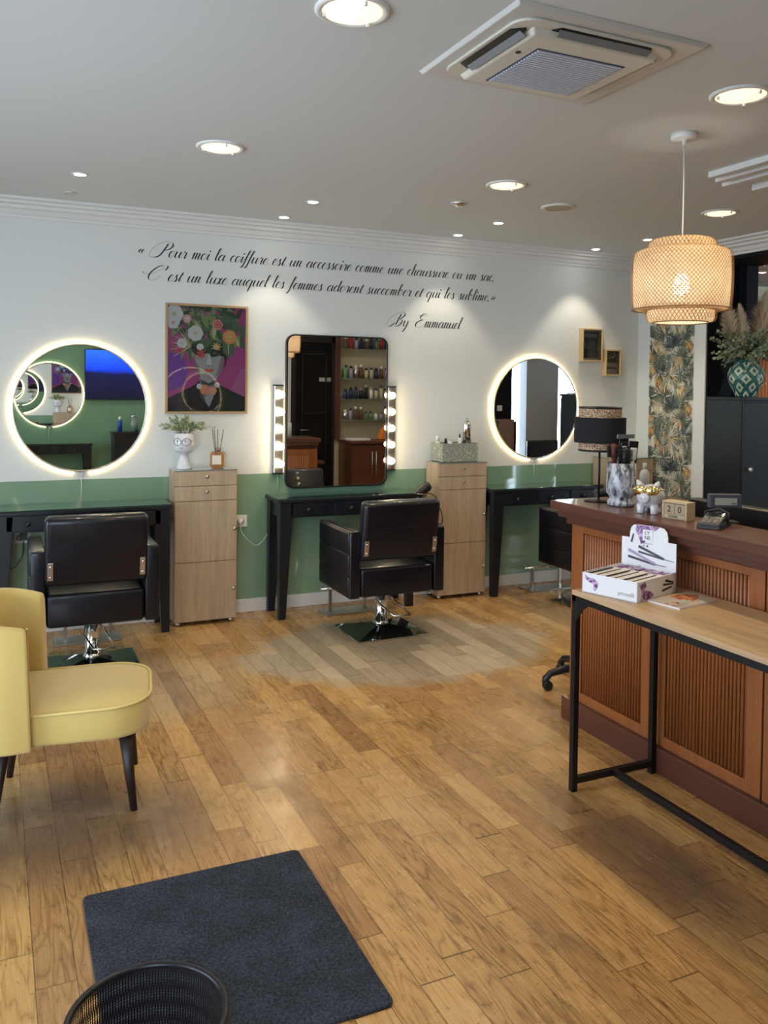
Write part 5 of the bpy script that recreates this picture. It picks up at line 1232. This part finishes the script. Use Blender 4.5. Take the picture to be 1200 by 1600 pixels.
bottle((1.50, -.10, .9405), 'blue spray bottle on the low black cabinet, seen in the left mirror', [(.03, 0), (.03, .13), (.02, .15)], mat('blue_plastic', (.02, .06, .3), .3), [(.018, .15), (.018, .19), (0, .20)], 'plastic_w', grp='bottles on the low black cabinet', cat='spray bottle')
bottle((1.68, -.10, .9405), 'tall clear jar on the low black cabinet, seen in the left mirror', [(.045, 0), (.045, .19)], mat('frosted_clear', (.35, .45, .42), .1, trans=.5), [(.047, .19), (.047, .21), (.01, .22), (0, .24)], 'chrome', grp='bottles on the low black cabinet', cat='jar')
bottle((1.84, -.10, .9405), 'black bottle on the low black cabinet, seen in the left mirror', [(.03, 0), (.03, .10), (.012, .12)], 'plastic_k', [(.012, .12), (.012, .16), (0, .161)], 'plastic_k', grp='bottles on the low black cabinet')
# wood post, shelves with products, low cupboard
tag(MB().box(4.03, 4.09, 1.0, 1.06, .88, CZ-.001).build('wooden_post', 'mahogany_dark'), 'dark wooden post beside the product shelves, seen in the tall mirror', 'post')
t = thing('low_cupboard', 'mahogany low cupboard with steel bar handles, seen in the tall mirror', 'cupboard', (4.60, 1.004, 0))
MB().box(-.50, .68, 0, .42, 0, .84).build('body', 'mahogany_dark', t); MB().box(-.52, .70, 0, .46, .84, .875).build('worktop', 'mahogany_dark', t, bevel=.004)
for x0, x1, hx in ((-.49, -.20, -.225), (-.195, .10, -.17), (.11, .39, .36), (.40, .67, .43)):
    d = MB().box(x0, x1, .42, .436, .08, .82).build('door', 'mahogany_dark', t, bevel=.002)
    MB().tube([(hx, .455, .42), (hx, .455, .74)], .006, 10).tube([(hx, .436, .46), (hx, .455, .46)], .004, 6).tube([(hx, .436, .70), (hx, .455, .70)], .004, 6).build('handle', 'steel', d)
tag(MB().box(4.14, 4.42, 1.08, 1.30, .876, .888).box(4.16, 4.42, 1.09, 1.29, .8885, .896).build('magazine_stack', 'paper', bevel=.001), 'small stack of magazines on the low mahogany cupboard', 'magazines')
t = thing('handbag', 'orange handbag on the low mahogany cupboard, seen in the tall mirror', 'bag', (4.68, 1.22, .876))
MB().frustum((-.13, .13, -.06, .06, 0), (-.08, .08, -.035, .035, .15)).build('body', mat('orange_leather', (.75, .20, .02), .45), t, bevel=.02, segs=3); MB().tube(catmull([(-.05, 0, .14), (-.04, 0, .20), (.04, 0, .20), (.05, 0, .14)], 6), .006, 8).build('handle', mat('orange_leather_handle', (.6, .16, .02), .45), t)
ORD = ['first', 'second', 'third', 'fourth', 'fifth', 'sixth', 'seventh', 'eighth', 'ninth', 'tenth', 'eleventh', 'twelfth']
SHN = ['lowest', 'third', 'second', 'top']
PCOL = [('white', 'plastic_w'), ('navy', mat('navy_plastic', (.02, .03, .10), .35)), ('silver', 'steel'), ('cream', mat('cream_plastic', (.55, .50, .36), .4)), ('black', 'plastic_k'), ('red', mat('red_plastic', (.4, .03, .03), .4)), ('lilac', mat('lilac_plastic', (.36, .33, .50), .4)), ('brown', mat('brown_plastic', (.14, .07, .03), .4)), ('green', mat('green_plastic', (.12, .26, .10), .4))]
proto = {}
r = random.Random(21)
for si, z in enumerate((1.135, 1.40, 1.665, 2.045)):
    tag(MB().box(4.095, 4.95, 1.0, 1.20, z-.008, z).build('glass_shelf', mat('shelf_glass', (.45, .55, .48), .05, trans=.6)), '%s glass product shelf beside the wooden post, seen in the tall mirror' % SHN[si], 'shelf', 'glass product shelves')
    for k in range(11):
        ci = r.randrange(len(PCOL)) if si != 1 else (1 if k < 3 else 4 if k < 5 else 3 if k > 5 else 0); h_ = r.uniform(.13, .19) if si != 0 else r.uniform(.08, .18)
        key = (ci, round(h_, 2))
        t = thing('shelf_bottle', '%s product bottle, %s from the wooden post on the %s glass shelf' % (PCOL[ci][0], ORD[k], SHN[si]), 'bottle', (4.145+k*.072, 1.10, z+.0005), 0, 'products on the %s glass shelf' % SHN[si])
        MB().lathe([(.026, 0), (.026, h_*.75), (.020, h_*.8)], n=14).build('bottle_body', PCOL[ci][1], t); MB().lathe([(.018, h_*.8), (.018, h_), (0, h_+.001)], n=12).build('cap', PCOL[(ci+3) % 5][1], t)
# switch, magazine rack, tall black cabinet, dried flowers seen in the right mirror
t = thing('light_switch', 'white light switch on the dark wall, seen in the right mirror', 'switch', (6.545, 1.0, 1.28)); MB().box(-.04, .04, 0, .008, -.04, .04).build('plate', 'plastic_w', t, bevel=.002); MB().box(-.028, .028, .008, .012, -.028, .028).build('rocker', 'plastic_w', t)
t = thing('magazine_rack', 'rack of colourful magazines before the dark wall, seen in the right mirror', 'magazine rack', (6.55, 1.12, 0))
MB().box(-.18, .14, -.1, .1, 0, .06).box(-.18, -.16, -.1, .1, .06, 1.1).box(.12, .14, -.1, .1, .06, 1.1).build('stand', 'blackmetal', t)
MB().box(-.155, .115, -.02, .08, .5, 1.13).build('magazines', mat('magazine_covers', (.25, .16, .13), .4), t)
t = thing('black_locker', 'tall black cabinet before the bright window, seen in the right mirror', 'cabinet', (7.95, 1.35, 0)); MB().box(-.32, .32, -.2, .2, 0, 1.48).build('body', 'blackwood', t, bevel=.003); MB().box(-.34, .34, -.22, .22, 1.48, 1.51).build('top', 'blackwood', t, bevel=.003)
t = thing('window_chair', 'black chair with arms by the windows, seen in the right mirror', 'chair', (6.95, 1.75, 0))
MB().box(-.25, .25, -.25, .25, .42, .50).build('seat', 'leather', t, bevel=.02); MB().box(-.25, .25, -.3, -.24, .5, .85).build('backrest', 'leather', t, bevel=.02)
for x in (-.23, .2):
    for y in (-.22, .19): MB().box(x, x+.03, y, y+.03, 0, .42).build('leg', 'chrome', t)
